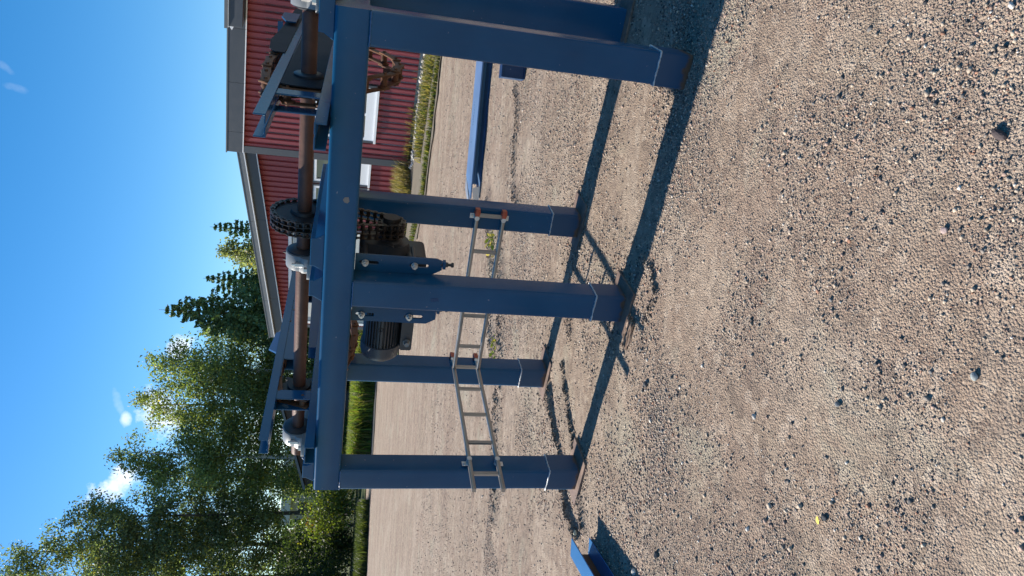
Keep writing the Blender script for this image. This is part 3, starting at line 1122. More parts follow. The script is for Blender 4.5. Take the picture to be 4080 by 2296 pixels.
CH_S0, CH_S1 = 1.138, 1.222
N_BIG, PITCHC = 27, 0.0381
RB = PITCHC / (2 * math.sin(math.pi / N_BIG))
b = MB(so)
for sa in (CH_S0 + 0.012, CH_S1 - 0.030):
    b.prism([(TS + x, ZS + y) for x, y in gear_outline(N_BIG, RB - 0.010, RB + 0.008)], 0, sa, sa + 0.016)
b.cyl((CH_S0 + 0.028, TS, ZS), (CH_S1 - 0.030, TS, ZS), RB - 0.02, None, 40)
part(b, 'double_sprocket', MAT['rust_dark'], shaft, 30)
b = MB(so)
b.lathe((CH_S0 - 0.02, TS, ZS), (1, 0, 0), [(0.016, 0.066), (0.020, 0.070), (0.0315, 0.074)], 40)
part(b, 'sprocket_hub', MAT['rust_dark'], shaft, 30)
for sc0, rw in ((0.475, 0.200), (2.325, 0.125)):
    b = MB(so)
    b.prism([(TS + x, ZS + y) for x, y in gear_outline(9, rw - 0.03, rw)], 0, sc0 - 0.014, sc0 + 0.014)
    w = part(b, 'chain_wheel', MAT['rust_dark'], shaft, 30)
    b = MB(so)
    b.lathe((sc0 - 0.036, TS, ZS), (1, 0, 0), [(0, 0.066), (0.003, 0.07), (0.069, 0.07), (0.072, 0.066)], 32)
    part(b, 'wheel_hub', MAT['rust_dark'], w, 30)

# duplex roller chain round the two sprockets
TM, ZM = 0.46, 1.273
N_SM = 11
RS = PITCHC / (2 * math.sin(math.pi / N_SM))


def belt_path(c0, r0, c1, r1, n=400):
    (x0, y0), (x1, y1) = c0, c1
    dx, dy = x1 - x0, y1 - y0
    L = math.hypot(dx, dy)
    base = math.atan2(dy, dx)
    al = math.acos((r0 - r1) / L)
    pts = []
    for i in range(n + 1):      # round the big one
        a = base + al + (2 * math.pi - 2 * al) * i / n
        pts.append((x0 + r0 * math.cos(a), y0 + r0 * math.sin(a)))
    for i in range(n + 1):      # round the small one
        a = base - al + 2 * al * i / n
        pts.append((x1 + r1 * math.cos(a), y1 + r1 * math.sin(a)))
    pts.append(pts[0])
    return np.array(pts)


def resample(P, step=None, closed=True, count=None):
    seg = np.hypot(*(P[1:] - P[:-1]).T)
    s = np.concatenate([[0], np.cumsum(seg)])
    L = s[-1]
    n = count if count else int(round(L / step))
    q = np.linspace(0, L, n + 1)
    return np.stack([np.interp(q, s, P[:, 0]), np.interp(q, s, P[:, 1])], -1)


co = (1.18, TS, 1.5)
dchain = fthing('drive_chain', 'dark oily double roller chain running from the small sprocket up to the large one', 'chain', *co)
P = resample(belt_path((TS, ZS), RB, (TM, ZM), RS), PITCHC)


def roller_link(outer):
    m = MB()
    p = 0.0381
    W = (CH_S1 - CH_S0)
    ys = [-W / 2 + 0.004, -0.012, 0.012, W / 2 - 0.004]
    off = 0.0035 if outer else 0.0
    for j, y in enumerate(ys):
        y2 = y + (-off if j < 2 else off)
        prof = []
        for i in range(7):
            a = rad(90 + 180 * i / 6)
            prof.append((0.0145 * math.cos(a), 0.0145 * math.sin(a)))
        prof.append((p / 2, -0.0105))
        for i in range(7):
            a = rad(-90 + 180 * i / 6)
            prof.append((p + 0.0145 * math.cos(a), 0.0145 * math.sin(a)))
        prof.append((p / 2, 0.0105))
        m.prism(prof, 1, y2 - 0.0014, y2 + 0.0014)
    for y0, y1 in ((-W / 2 + 0.007, -0.015), (0.015, W / 2 - 0.007)):
        m.cyl((0, y0, 0), (0, y1, 0), 0.0108, None, 10)
    m.cyl((0, -W / 2 - 0.004, 0), (0, W / 2 + 0.004, 0), 0.0055, None, 8)
    return m.mesh('chain_link', 40)


LK = [roller_link(False), roller_link(True)]
MAT['chain'] = m_rust('oily_chain_steel', (0.014, 0.012, 0.011), (0.055, 0.036, 0.024), 0.3, 0.36)
for me in LK:
    me.materials.append(MAT['chain'])
for i in range(len(P) - 1):
    (t0, z0), (t1, z1) = P[i], P[i + 1]
    o = inst(LK[i % 2], 'chain_link', dchain)
    ex = Vector((0, t1 - t0, z1 - z0)).normalized()
    ey = Vector((1, 0, 0))
    ez = ex.cross(ey)
    mt = Matrix((ex, ey, ez)).transposed().to_4x4()
    mt.translation = Vector((-((CH_S0 + CH_S1) / 2 - co[0]), t0 - co[1], z0 - co[2]))
    o.matrix_local = mt

# ------------------------------------------------------------------ gear motor
mo = (1.6, TM, ZM)
gm = fthing('gear_motor', 'dark grey electric gear motor bolted behind the middle front leg', 'gear motor', *mo)
b = MB(mo)
b.lathe((1.415, TM, ZM), (-1, 0, 0), [(0, 0.118), (0.01, 0.124), (0.10, 0.124), (0.13, 0.112), (0.158, 0.108)], 28)
b.lathe((1.262, TM, ZM), (-1, 0, 0), [(0, 0.075), (0.02, 0.06), (0.03, 0.045)], 24)
b.prism(rrect(1.30, 1.42, 1.065, 1.19, 0.03, 4), 1, TM - 0.10, TM + 0.10)
b.prism(rrect(1.245, 1.415, 1.24, 1.435, 0.04, 5), 1, TM - 0.105, TM + 0.09)
gbx = part(b, 'gearbox', MAT['cast_dark'], gm, 35, None)
for zc in (1.406, 1.154):
    for sl in (1.2395, 1.550):
        b = MB(mo); b.cyl((sl, 0.141, zc), (sl, 0.34, zc), 0.012, None, 10)
        part(b, 'mounting_stud', MAT['cast_dark'], gm, 30)
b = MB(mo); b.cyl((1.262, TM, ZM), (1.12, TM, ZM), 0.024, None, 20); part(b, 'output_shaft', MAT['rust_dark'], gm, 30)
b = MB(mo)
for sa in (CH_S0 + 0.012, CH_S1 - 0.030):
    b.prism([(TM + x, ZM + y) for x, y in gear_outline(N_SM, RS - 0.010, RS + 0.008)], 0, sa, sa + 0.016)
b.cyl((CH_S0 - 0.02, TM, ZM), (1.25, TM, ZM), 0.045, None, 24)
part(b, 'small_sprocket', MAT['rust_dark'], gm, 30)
b = MB(mo)
b.box((1.412, TM - 0.17, 1.09), (1.445, TM + 0.12, 1.44))
part(b, 'mounting_flange', MAT['cast_dark'], gm, None, 0.01)
# ribbed motor body
b = MB(mo)
prof = []
NF = 36
for i in range(NF):
    a = 2 * math.pi * i / NF
    w = 2 * math.pi / NF
    for f, r in ((-0.5, 0.094), (-0.22, 0.094), (-0.2, 0.110), (0.2, 0.110), (0.22, 0.094)):
        # the flat cheeks of the housing carry no deep fins
        rr_ = r
        if abs(math.sin(a)) > 0.80 or (abs(math.cos(a)) > 0.995):
            rr_ = 0.108
        prof.append((TM + rr_ * math.cos(a + f * w), ZM + rr_ * math.sin(a + f * w)))
b.prism(prof, 0, 1.462, 1.925)
part(b, 'motor_body', MAT['motor'], gm, 40)
b = MB(mo); b.lathe((1.445, TM, ZM), (1, 0, 0), [(0, 0.085), (0.002, 0.118), (0.02, 0.118), (0.022, 0.09)], 32); part(b, 'motor_flange', MAT['motor'], gm, 35)
b = MB(mo)
b.lathe((1.915, TM, ZM), (1, 0, 0), [(0, 0.113), (0.003, 0.117), (0.055, 0.117), (0.082, 0.110), (0.098, 0.092), (0.104, 0.060), (0.105, 0.02)], 40)
fc = part(b, 'fan_cowl', MAT['cap_grey'], gm, 40)
b = MB(mo)
for i in range(10):
    a = 2 * math.pi * i / 10
    b.cyl((2.0185, TM + 0.03 * math.cos(a), ZM + 0.03 * math.sin(a)), (2.023, TM + 0.075 * math.cos(a), ZM + 0.075 * math.sin(a)), 0.004, None, 6)
part(b, 'fan_grille', MAT['black'], fc, 30)
b = MB(mo)
b.prism(rrect(1.725, 1.925, 1.096, 1.165, 0.012, 3), 1, TM - 0.095, TM + 0.06)
tb = part(b, 'terminal_box', MAT['motor'], gm, 35)
b = MB(mo)
b.cyl((1.866, TM - 0.095, 1.128), (1.866, TM - 0.107, 1.128), 0.021, None, 20)
b.cyl((1.866, TM - 0.107, 1.128), (1.866, TM - 0.130, 1.128), 0.0155, 0.014, 16)
part(b, 'cable_gland', MAT['cast_grey'], tb, 30)
b = MB(mo)
pts = []
for i in range(17):
    a = 2 * math.pi * i / 16
    pts.append((1.785 + 0.012 * math.cos(a), TM - 0.1105, ZM + 0.010 + 0.012 * math.sin(a)))
b.tube(pts, 0.003, 6)
part(b, 'lifting_eye', MAT['motor'], gm, 40)
b = MB(mo)
b.plate([(1.47, 1.335), (1.565, 1.335), (1.565, 1.362), (1.47, 1.362)], [], 1, TM - 0.108, TM - 0.1045)
part(b, 'rating_plate', MAT['cap_grey'], gm)

# ------------------------------------------------------------------ pillow block bearings
PBLAB = {0.045: 'grey pillow block bearing at the near end of the rusty shaft',
         1.420: 'grey pillow block bearing between the large sprocket and the bare shaft',
         2.665: 'grey pillow block bearing at the far end of the rusty shaft'}


def pillow(sc0):
    og = (sc0, TS, 1.675)
    o = fthing('pillow_block_bearing', PBLAB[sc0], 'bearing', *og, group='pillow block bearings under the drive shaft')
    b = MB(og)
    zb0 = 1.6755
    b.prism(rrect(sc0 - 0.048, sc0 + 0.048, TS - 0.19, TS + 0.19, 0.02, 4), 2, zb0, zb0 + 0.028)
    part(b, 'foot', MAT['cast_grey'], o, 35, 0.002)
    prof = [(TS - 0.120, zb0 + 0.028)]
    prof += [(TS - 0.112, ZS - 0.004)]
    for i in range(17):
        a = rad(180 - 180 * i / 16)
        prof.append((TS + 0.094 * math.cos(a), ZS + 0.012 + 0.080 * math.sin(a)))
    prof += [(TS + 0.112, ZS - 0.004), (TS + 0.120, zb0 + 0.028)]
    b = MB(og); b.prism(prof, 0, sc0 - 0.044, sc0 + 0.044)
    part(b, 'housing', MAT['cast_grey'], o, 35, 0.005)
    for sg in (-1, 1):
        b = MB(og)
        b.lathe((sc0 + sg * 0.042, TS, ZS), (sg, 0, 0), [(0, 0.084), (0.010, 0.083), (0.014, 0.068), (0.019, 0.060), (0.020, 0.040)], 32)
        part(b, 'end_seal', MAT['cast_dark'], o, 35)
    for tt in (-0.102, 0.102):
        b = MB(og)
        b.cyl((sc0, TS + tt, ZS - 0.012), (sc0, TS + tt, ZS + 0.036), 0.015, None, 6)
        b.cyl((sc0, TS + tt, ZS + 0.036), (sc0, TS + tt, ZS + 0.052), 0.008, None, 10)
        part(b, 'cap_bolt', MAT['zinc'], o, 30)
    for tt in (-0.158, 0.158):
        b = MB(og)
        b.cyl((sc0, TS + tt, zb0 + 0.028), (sc0, TS + tt, zb0 + 0.046), 0.016, None, 6)
        part(b, 'foot_bolt', MAT['zinc'], o, 30)
    for ss in (-0.022, 0.022):
        b = MB(og)
        b.lathe((sc0 + ss, TS, ZS + 0.090), (0, 0, 1), [(0, 0.007), (0.006, 0.006), (0.010, 0.003), (0.014, 0.004), (0.017, 0.002)], 10)
        part(b, 'grease_nipple', MAT['black'], o, 40)


for q in PBLAB:
    pillow(q)

# ------------------------------------------------------------------ conveyor tracks
def angle_prof(out, inn, zlo, zhi, th, flange_low=True):
    """L section in (s,z): upright leg at s=out, flange towards s=inn"""
    sg = 1 if inn > out else -1
    if flange_low:
        return [(out, zlo), (inn, zlo), (inn, zlo + th), (out + sg * th, zlo + th), (out + sg * th, zhi), (out, zhi)]
    return [(out, zlo), (out + sg * th, zlo), (out + sg * th, zhi - th), (inn, zhi - th), (inn, zhi), (out, zhi)]


def track(label, sR, sL, tf, tb, extra):
    og = ((sR + sL) / 2, 0.8, ZT)
    o = fthing('conveyor_track', label, 'conveyor track', *og, group='conveyor chain tracks across the blue frame')
    zu0, zu1 = 1.855, 1.905
    zl0, zl1 = ZT + 0.002, ZT + 0.052
    for side, (a, c) in enumerate(((sR, sR + 0.042), (sL, sL - 0.042))):
        b = MB(og); b.prism(angle_prof(a, c, zu0, zu1, 0.006), 1, tf, tb)
        part(b, 'upper_rail', MAT['blue'], o, None, 0.0015)
        b = MB(og); b.prism(angle_prof(a - (0.008 if side == 0 else -0.008), c, zl0, zl1, 0.007, False), 1, tf - 0.07, tb)
        part(b, 'lower_rail', MAT['blue'], o, None, 0.0015)
        d = 0.008 if side == 0 else -0.008
        x0, x1 = sorted((a + 0.0065 * (1 if side == 0 else -1), a + d + 0.0065 * (1 if side == 0 else -1)))
        # upright strap ahead of the wheel
        b = MB(og); b.box((x0, tf + 0.375, zl1 - 0.01), (x1, tf + 0.46, zu0 + 0.03))
        part(b, 'upright_strap', MAT['blue'], o, None, 0.0015)
        # deep side plate behind the wheel, with a notch
        b = MB(og)
        b.plate([(tf + 0.79, 1.775), (1.62, 1.775), (1.62, 1.70), (tb - 0.02, 1.70), (tb - 0.02, zu0 + 0.03), (tf + 0.60, zu0 + 0.03), (tf + 0.60, zu0 - 0.004), (tf + 0.79, zu0 - 0.004)],
                [], 0, x0, x1)
        part(b, 'side_plate', MAT['blue'], o)
        b = MB(og)
        b.plate([(tf + 0.93, zl1 - 0.01), (tb - 0.1, zl1 - 0.01), (tb - 0.1, 1.695), (1.70, 1.735), (tf + 0.93, 1.71)], [], 0, x0, x1)
        part(b, 'side_plate', MAT['blue_worn'], o)
    b = MB(og); b.box((sR + 0.016, 1.20, zu0 - 0.035), (sL - 0.016, tb - 0.05, zu0 - 0.029))
    part(b, 'slide_strip', MAT['rust'], o)
    # worn end lips and weld run under the left rail
    rr = random.Random(int(sR * 100))
    b = MB(og)
    for kk in range(7):
        tt = tf + 0.012 + kk * 0.022
        b.tube([(sL - 0.010, tt, zu0 + 0.008), (sL - 0.012, tt + 0.012, zu0 + 0.010)], 0.0028, 5)
    part(b, 'weld_run', MAT['weld'], o, 60)
    return o


tr1 = track('near blue steel conveyor track overhanging the front beam beside the near leg', 0.425, 0.525, -0.215, 2.6, 0)
tr2 = track('far blue steel conveyor track crossing the frame next to the far legs', 2.270, 2.370, -0.044, 2.6, 1)
og = (2.32, 0.8, ZT)
b = MB(og); b.prism([(0.86, 1.907), (1.12, 1.907), (1.10, 1.935), (0.90, 1.960)], 0, 2.31, 2.322)
part(b, 'guide_plate', MAT['blue_sunlit'], tr2)
og = (0.475, 0.8, ZT)
hub_hole = [(TS + 0.05 * math.cos(2 * math.pi * i / 20), ZS + 0.05 * math.sin(2 * math.pi * i / 20)) for i in range(20)]
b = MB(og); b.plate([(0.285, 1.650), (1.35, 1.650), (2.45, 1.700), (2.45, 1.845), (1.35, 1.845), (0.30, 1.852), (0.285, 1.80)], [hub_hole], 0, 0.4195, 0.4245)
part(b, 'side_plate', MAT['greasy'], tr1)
b = MB(og); b.lathe((0.4185, TS, ZS), (-1, 0, 0), [(0, 0.072), (0.010, 0.072), (0.014, 0.066), (0.018, 0.05)], 32)
part(b, 'bearing_ring', MAT['cast_dark'], tr1, 35)
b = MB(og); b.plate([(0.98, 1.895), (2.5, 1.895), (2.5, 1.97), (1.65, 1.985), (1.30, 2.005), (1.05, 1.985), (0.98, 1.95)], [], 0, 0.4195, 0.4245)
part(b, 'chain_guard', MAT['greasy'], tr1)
b = MB(og); b.plate([(1.80, 1.907), (2.12, 1.907), (2.12, 2.01), (1.95, 2.01), (1.80, 1.97)], [], 0, 0.392, 0.400)
b.box((0.4005, 1.80, 1.987), (0.52, 1.808, 2.02))
part(b, 'guide_plate', MAT['blue'], tr1)

# conveyor chains: heavy links with bars, barrels and flights
def conv_link(wide):
    m = MB()
    p = 0.16
    h = 0.026
    y = 0.036 if wide else 0.027
    for sg in (-1, 1):
        prof = [(-0.022, -h), (p * 0.25, -h * 0.8), (p * 0.75, -h * 0.8), (p + 0.022, -h), (p + 0.03, 0), (p + 0.022, h), (p * 0.75, h * 0.8), (p * 0.25, h * 0.8), (-0.022, h), (-0.03, 0)]
        m.prism(prof, 1, sg * y - 0.0045, sg * y + 0.0045)
    m.cyl((0, -y, 0), (0, y, 0), 0.019, None, 14)
    if wide:
        m.cyl((p, -y, 0), (p, y, 0), 0.012, None, 12)
    for xx in (0, p):
        m.cyl((xx, -y - 0.014, 0), (xx, y + 0.014, 0), 0.009, None, 8)
    return m.mesh('chain_link', 35, 0.0012)


CL = [conv_link(False), conv_link(True)]
for me, mt in zip(CL, (MAT['rust'], MAT['rust_orange'])):
    me.materials.append(MAT['rust_orange'])


def flight_mesh():
    m = MB()
    m.box((0.03, -0.034, 0.024), (0.13, 0.034, 0.032))
    m.box((0.03, -0.034, 0.032), (0.038, 0.034, 0.075))
    return m.mesh('flight', None, 0.002)


FLM = flight_mesh()
FLM.materials.append(MAT['rust'])


def conveyor_chain(label, sc0, R, zt, shift, sag=1.0):
    og = (sc0, TS, 1.6)
    o = fthing('conveyor_chain', label, 'chain', *og, group='rusty conveyor chains on the tracks')
    path = [(2.62, zt - 0.06), (1.6, zt - 0.05), (1.0, zt - 0.004), (0.78, zt)]
    for i in range(13):
        a = rad(75 + 205 * i / 12)
        path.append((TS + R * math.cos(a), ZS + R * math.sin(a)))
    path += [(t_, 1.56 - (1.56 - z_) * sag) for t_, z_ in ((0.68, 1.48), (0.72, 1.425), (0.85, 1.335), (1.02, 1.272), (1.20, 1.262), (1.36, 1.315), (1.50, 1.41), (1.68, 1.52))]
    path += [(1.95, 1.585), (2.3, 1.590), (2.62, 1.590)]
    pts = resample(np.array(path), 0.16)
    for i in range(len(pts) - 1):
        (t0, z0), (t1, z1) = pts[i], pts[i + 1]
        ex = Vector((0, t1 - t0, z1 - z0)).normalized()
        ey = Vector((-1, 0, 0))
        ez = ex.cross(ey)
        if i < 5:
            pass
        mt = Matrix((ex, ey, ez)).transposed().to_4x4()
        mt.translation = Vector((0, t0 - og[1], z0 - og[2]))
        k = inst(CL[i % 2], 'chain_link', o)
        k.matrix_local = mt
        if i % 4 == shift:
            fl = inst(FLM, 'flight', k)


conveyor_chain('near rusty conveyor chain looping over the near wheel and hanging below the front beam', 0.475, 0.215, 1.962, 1)
conveyor_chain('far rusty conveyor chain looping over the far wheel behind the grey bearing', 2.325, 0.135, 1.872, 3, 0.5)

# ------------------------------------------------------------------ cable ladders
def cable_ladder(label, p0, p1, off, rungs, zlo, zhi, cap_end, br_s):
    """p0->p1 in (s,t); rails at zlo and zhi; brackets at positions br_s along"""
    og = (p0[0], p0[1], zlo)
    o = fthing('cable_ladder', label, 'cable ladder', *og, group='galvanised cable ladders on the frame legs')
    d = Vector((p1[0] - p0[0], p1[1] - p0[1], 0))
    L = d.length
    d.normalize()
    nrm = Vector((-d.y, d.x, 0))
    for zc in (zlo, zhi):
        b = MB(og)
        # C-shaped rail: web and two lips
        A = Vector((p0[0], p0[1], zc))
        w, h, th = 0.014, 0.012, 0.0022
        prof = rrect(-w, w, -h, h, 0.005, 3)
        vs = []
        for x in (0.0, L):
            for u, q in prof:
                c = A + d * x + nrm * u + Vector((0, 0, q))
                vs.append(tuple(c))
        n = len(prof)
        fs = [(i, (i + 1) % n, n + (i + 1) % n, n + i) for i in range(n)]
        fs += [tuple(range(n)), tuple(range(n, 2 * n))]
        b.add(vs, fs)
        part(b, 'rail', MAT['alu'], o, 40)
        if cap_end:
            e0, e1 = cap_end
            b = MB(og)
            A2 = A + d * e0
            vs = []
            for x, g in ((0, 1.0), (0.55, 1.25), (1.0, 0.9)):
                for u, q in prof:
                    vs.append(tuple(A2 + d * (x * (e1 - e0)) + nrm * (u * 1.25 * g) + Vector((0, 0, q * 1.25 * g))))
            fs = []
            for kk in range(2):
                fs += [(kk * n + i, kk * n + (i + 1) % n, (kk + 1) * n + (i + 1) % n, (kk + 1) * n + i) for i in range(n)]
            fs += [tuple(range(n)), tuple(range(2 * n, 3 * n))]
            b.add(vs, fs)
            part(b, 'end_cap', MAT['orange'], o, 40)
        else:
            b = MB(og)
            part_pts = A + d * (L - 0.004)
            b.cyl(tuple(part_pts), tuple(A + d * (L + 0.004)), 0.010, 0.009, 12)
            part(b, 'end_cap', MAT['black'], o, 40)
    for x in rungs:
        A = Vector((p0[0], p0[1], 0)) + d * x
        b = MB(og)
        vs = []
        prof = [(-0.012, -0.008), (0.012, -0.008), (0.012, 0.008), (-0.012, 0.008)]
        for zz in (zlo + 0.009, zhi - 0.009):
            for u, q in prof:
                c = A + d * u + nrm * q
                vs.append((c.x, c.y, zz))
        b.add(vs, [(0, 1, 5, 4), (1, 2, 6, 5), (2, 3, 7, 6), (3, 0, 4, 7), (0, 3, 2, 1), (4, 5, 6, 7)])
        part(b, 'rung', MAT['alu'], o, None, 0.002)
    for x in br_s:
        A = Vector((p0[0], p0[1], 0)) + d * x
        for zc, sg in ((zlo, -1), (zhi, 1)):
            b = MB(og)
            c = A + nrm * off
            lo = (min(c.x - d.x * 0.017, c.x + d.x * 0.017), min(c.y - d.y * 0.017, c.y + d.y * 0.017))
            hi = (max(c.x - d.x * 0.017, c.x + d.x * 0.017), max(c.y - d.y * 0.017, c.y + d.y * 0.017))
            e = 0.002
            z0, z1 = sorted((zc + sg * 0.004, zc + sg * 0.040))
            b.box((lo[0] - (e if abs(d.y) > 0.5 else 0), lo[1] - (e if abs(d.x) > 0.5 else 0), z0), (hi[0] + (e if abs(d.y) > 0.5 else 0), hi[1] + (e if abs(d.x) > 0.5 else 0), z1))
            # strap reaching round the rail
            b.tube([tuple(c + Vector((0, 0, zc))), tuple(A - nrm * 0.016 + Vector((0, 0, zc)))], 0.0165, 8)
            br = part(b, 'bracket', MAT['galv'], o, 40)
            b = MB(og)
            cz = zc + sg * 0.026
            b.cyl((c.x, c.y, cz), tuple(Vector((c.x, c.y, cz)) - nrm * math.copysign(0.009, off)), 0.009, None, 6)
            part(b, 'bolt', MAT['zinc'], br, 30)


# back ladder: along the inner face of the back legs; front-to-back ladder on the far legs
cable_ladder('galvanised cable ladder running between two back legs with red end caps beside the middle leg', (1.275, 0.970), (2.452, 0.970), 0.030,
             [0.0, 0.255, 0.52, 0.745, 0.995], 0.535, 0.708, (-0.045, 0.005), [0.018])
cable_ladder('galvanised cable ladder running front to back along the far legs, its end sticking out', (2.462, 1.095), (2.490, -0.205), 0.03,
             [0.10, 0.355, 0.625, 0.895, 1.165], 0.535, 0.708, (-0.055, 0.0), [0.03, 1.05])

# ------------------------------------------------------------------ things lying on the gravel
# wide shallow blue trough beyond the frame
tx = Vector((1.03, 8.50, 0))
ux = Vector((-0.985, 0.175, 0)).normalized()      # towards its left end
ang = math.atan2(-ux.y, -ux.x)
tro = thing('steel_trough', 'long shallow blue steel trough lying on the gravel beyond the frame', 'steel trough', tx, ang)
Lc = 3.2
b = MB()
prof = [(0, 0.096), (0.006, 0.096), (0.006, 0.106), (0.30, 0.106), (0.30, 0.006), (0.02, 0.006), (0.02, 0.0), (0.306, 0.0), (0.306, 0.106), (0.466, 0.106), (0.466, 0.112), (0, 0.112)]
n = len(prof)
vs = []
for x0, sl in ((0.0, 0.35), (Lc, 0.0)):
    for (y, z) in prof:
        vs.append((x0 + (y * 0.55 if sl else 0), y, z))
fs = [(i, (i + 1) % n, n + (i + 1) % n, n + i) for i in range(n)]
tri = geometry.tessellate_polygon([[Vector((y, z, 0)) for y, z in prof]])
fs += [tuple(t) for t in tri] + [tuple(n + i for i in reversed(t)) for t in tri]
b.add(vs, fs)
part(b, 'trough_sheet', MAT['blue_sunlit_pale'], tro, None, 0.002)
b = MB(); b.box((0.02, -0.022, 0.0), (Lc, -0.002, 0.010)); part(b, 'bottom_flange', MAT['blue_worn'], tro)
b = MB(); b.prism([(-0.10, 0.115), (-0.02, 0.115), (0.24, 0.47), (0.10, 0.47)], 2, 0.095, 0.110)
part(b, 'end_flap', MAT['galv'], tro)
b = MB(); b.plate([(-0.06, 0.01), (0.16, 0.01), (0.13, 0.10), (-0.02, 0.075)], [], 1, -0.030, -0.023)
part(b, 'end_flap', MAT['galv'], tro)

# short beam offcut standing behind the near leg
blk = thing('beam_offcut', 'short dark blue flanged beam offcut standing on the gravel behind the near leg', 'beam offcut', (1.93, 6.50, 0), rad(-9))
b = MB(); b.box((0.012, 0.0, 0.014), (0.55, 0.012, 0.205)); part(b, 'web_plate', MAT['blue_worn'], blk, None, 0.002)
b = MB(); b.box((0.0, -0.012, 0.206), (0.55, 0.11, 0.222)); part(b, 'flange', MAT['blue_worn'], blk, None, 0.002)
b = MB(); b.box((0.0, -0.012, 0.0), (0.55, 0.11, 0.013)); part(b, 'flange', MAT['blue_worn'], blk, None, 0.002)
b = MB(); b.box((0.0, -0.010, 0.0135), (0.0115, 0.10, 0.2055)); part(b, 'end_plate', MAT['blue_worn'], blk, None, 0.002)

# blue channel at the left edge, open side towards us
c0 = Vector((-1.445, 4.03, 0))
cdir = Vector((-0.06, -0.385, 0)).normalized()
chn = thing('steel_channel', 'sunlit blue steel channel lying on the gravel with its brown hollow side showing', 'steel channel', c0, math.atan2(cdir.y, cdir.x))
# local x runs towards the camera end, local y points to the open (right) side
b = MB()
ww, hh = 0.105, 0.116
for (y0, y1, z0, z1, sk) in ((-ww, 0.0, hh - 0.006, hh, 1), (-ww, -ww + 0.006, 0.0, hh - 0.0062, 0), (-ww + 0.0062, 0.0, 0.0, 0.006, 1)):
    xs0 = lambda y: 0.0 + (-y) * 0.15 if sk else ww * 0.15
    vs = [(xs0(y0), y0, z0), (1.9, y0, z0), (1.9, y1, z0), (xs0(y1), y1, z0), (xs0(y0), y0, z1), (1.9, y0, z1), (1.9, y1, z1), (xs0(y1), y1, z1)]
    b.add(vs, [(0, 3, 2, 1), (4, 5, 6, 7), (0, 1, 5, 4), (1, 2, 6, 5), (2, 3, 7, 6), (3, 0, 4, 7)])
ch_o = part(b, 'channel_body', MAT['blue_sunlit'], chn, None, 0.0015)
b = MB(); b.box((0.02, -ww + 0.008, 0.008), (1.88, -ww + 0.0105, hh - 0.008)); part(b, 'brown_inner_face', MAT['rust'], chn)  # dark brown sheet over the inner face of the web
b = MB(); b.box((0.215, -ww - 0.032, hh - 0.030), (1.9, -ww - 0.003, hh - 0.022)); part(b, 'side_lip', MAT['blue_sunlit'], chn, None, 0.0015)

# rotten plank under the middle front foot
pk = MB()
rr = random.Random(3)
nseg = 10
W = 0.09
for k in range(5):
    y0 = -W / 2 + k * W / 5
    pts, rd = [], []
    L = 0.15 + rr.uniform(-0.04, 0.04)
    for i in range(nseg):
        f = i / (nseg - 1)
        pts.append((f * L, y0 + 0.012 + rr.uniform(-.004, .004), 0.004 + rr.uniform(-.004, .004)))
        rd.append(0.012 * (0.6 + 0.6 * rr.random()) * (1 - 0.5 * f))
    pk.tube(pts, rd, 6)
pkl = pk.build('plank', MAT['wood'], None, 50)
p = FW(1.345, -0.125, 0.0)
pkl.location = (p.x, p.y, 0.002)
pkl.rotation_euler = (0, 0, math.atan2(FA.y, FA.x))
tag(pkl, 'rotten splintered brown plank under the foot of the middle front leg', 'plank')

# ------------------------------------------------------------------ workshop building
D1 = Vector((-0.760, 0.650, 0)).normalized()
NB = Vector((0.650, 0.760, 0)).normalized()
CORNER = Vector((3.13, 19.21, 0))
bl = thing('workshop_building', 'long red workshop hall of profiled metal sheet with dark grey eaves and white framed windows', 'building', CORNER, math.atan2(-D1.y, -D1.x))
# local +x runs to the right along the wall, local +y into the building
REC = 1.6


def ribbed(x0, x1, zf0, zf1, y, pitch, depth, holes=()):
    """trapezoid profiled sheet between x0..x1; zf: lower/upper edge functions"""
    m = MB()
    xs = []
    x = x0
    while x < x1:
        for f, d in ((0.0, 0.0), (0.26, 0.10), (0.29, -0.06), (0.55, 0.03), (0.62, 1.0), (0.90, 1.0)):
            xs.append((min(x + f * pitch, x1), d))
        x += pitch
    xs.append((x1, xs[-1][1]))
    zr = set()
    for hx0, hx1, hz0, hz1 in holes:
        zr |= {hz0, hz1}
    zr = sorted(zr)

    def in_hole(xa, za, zb):
        for hx0, hx1, hz0, hz1 in holes:
            if hx0 < xa < hx1 and hz0 - 1e-6 <= za and zb <= hz1 + 1e-6:
                return True
        return False
    for (xa, da), (xb, db) in zip(xs[:-1], xs[1:]):
        if xb - xa < 1e-5:
            continue
        lv = [None] + zr + [None]
        for i in range(len(lv) - 1):
            za = zf0((xa + xb) / 2) if lv[i] is None else lv[i]
            zb = zf1((xa + xb) / 2) if lv[i + 1] is None else lv[i + 1]
            if zb <= za or in_hole((xa + xb) / 2, za, zb):
                continue
            l0 = (zf0(xa), zf0(xb)) if lv[i] is None else (lv[i], lv[i])
            l1 = (zf1(xa), zf1(xb)) if lv[i + 1] is None else (lv[i + 1], lv[i + 1])
            m.add([(xa, y + da * depth, l0[0]), (xb, y + db * depth, l0[1]), (xb, y + db * depth, l1[1]), (xa, y + da * depth, l1[0])], [(0, 1, 2, 3)])
    m.recalc = False
    return m


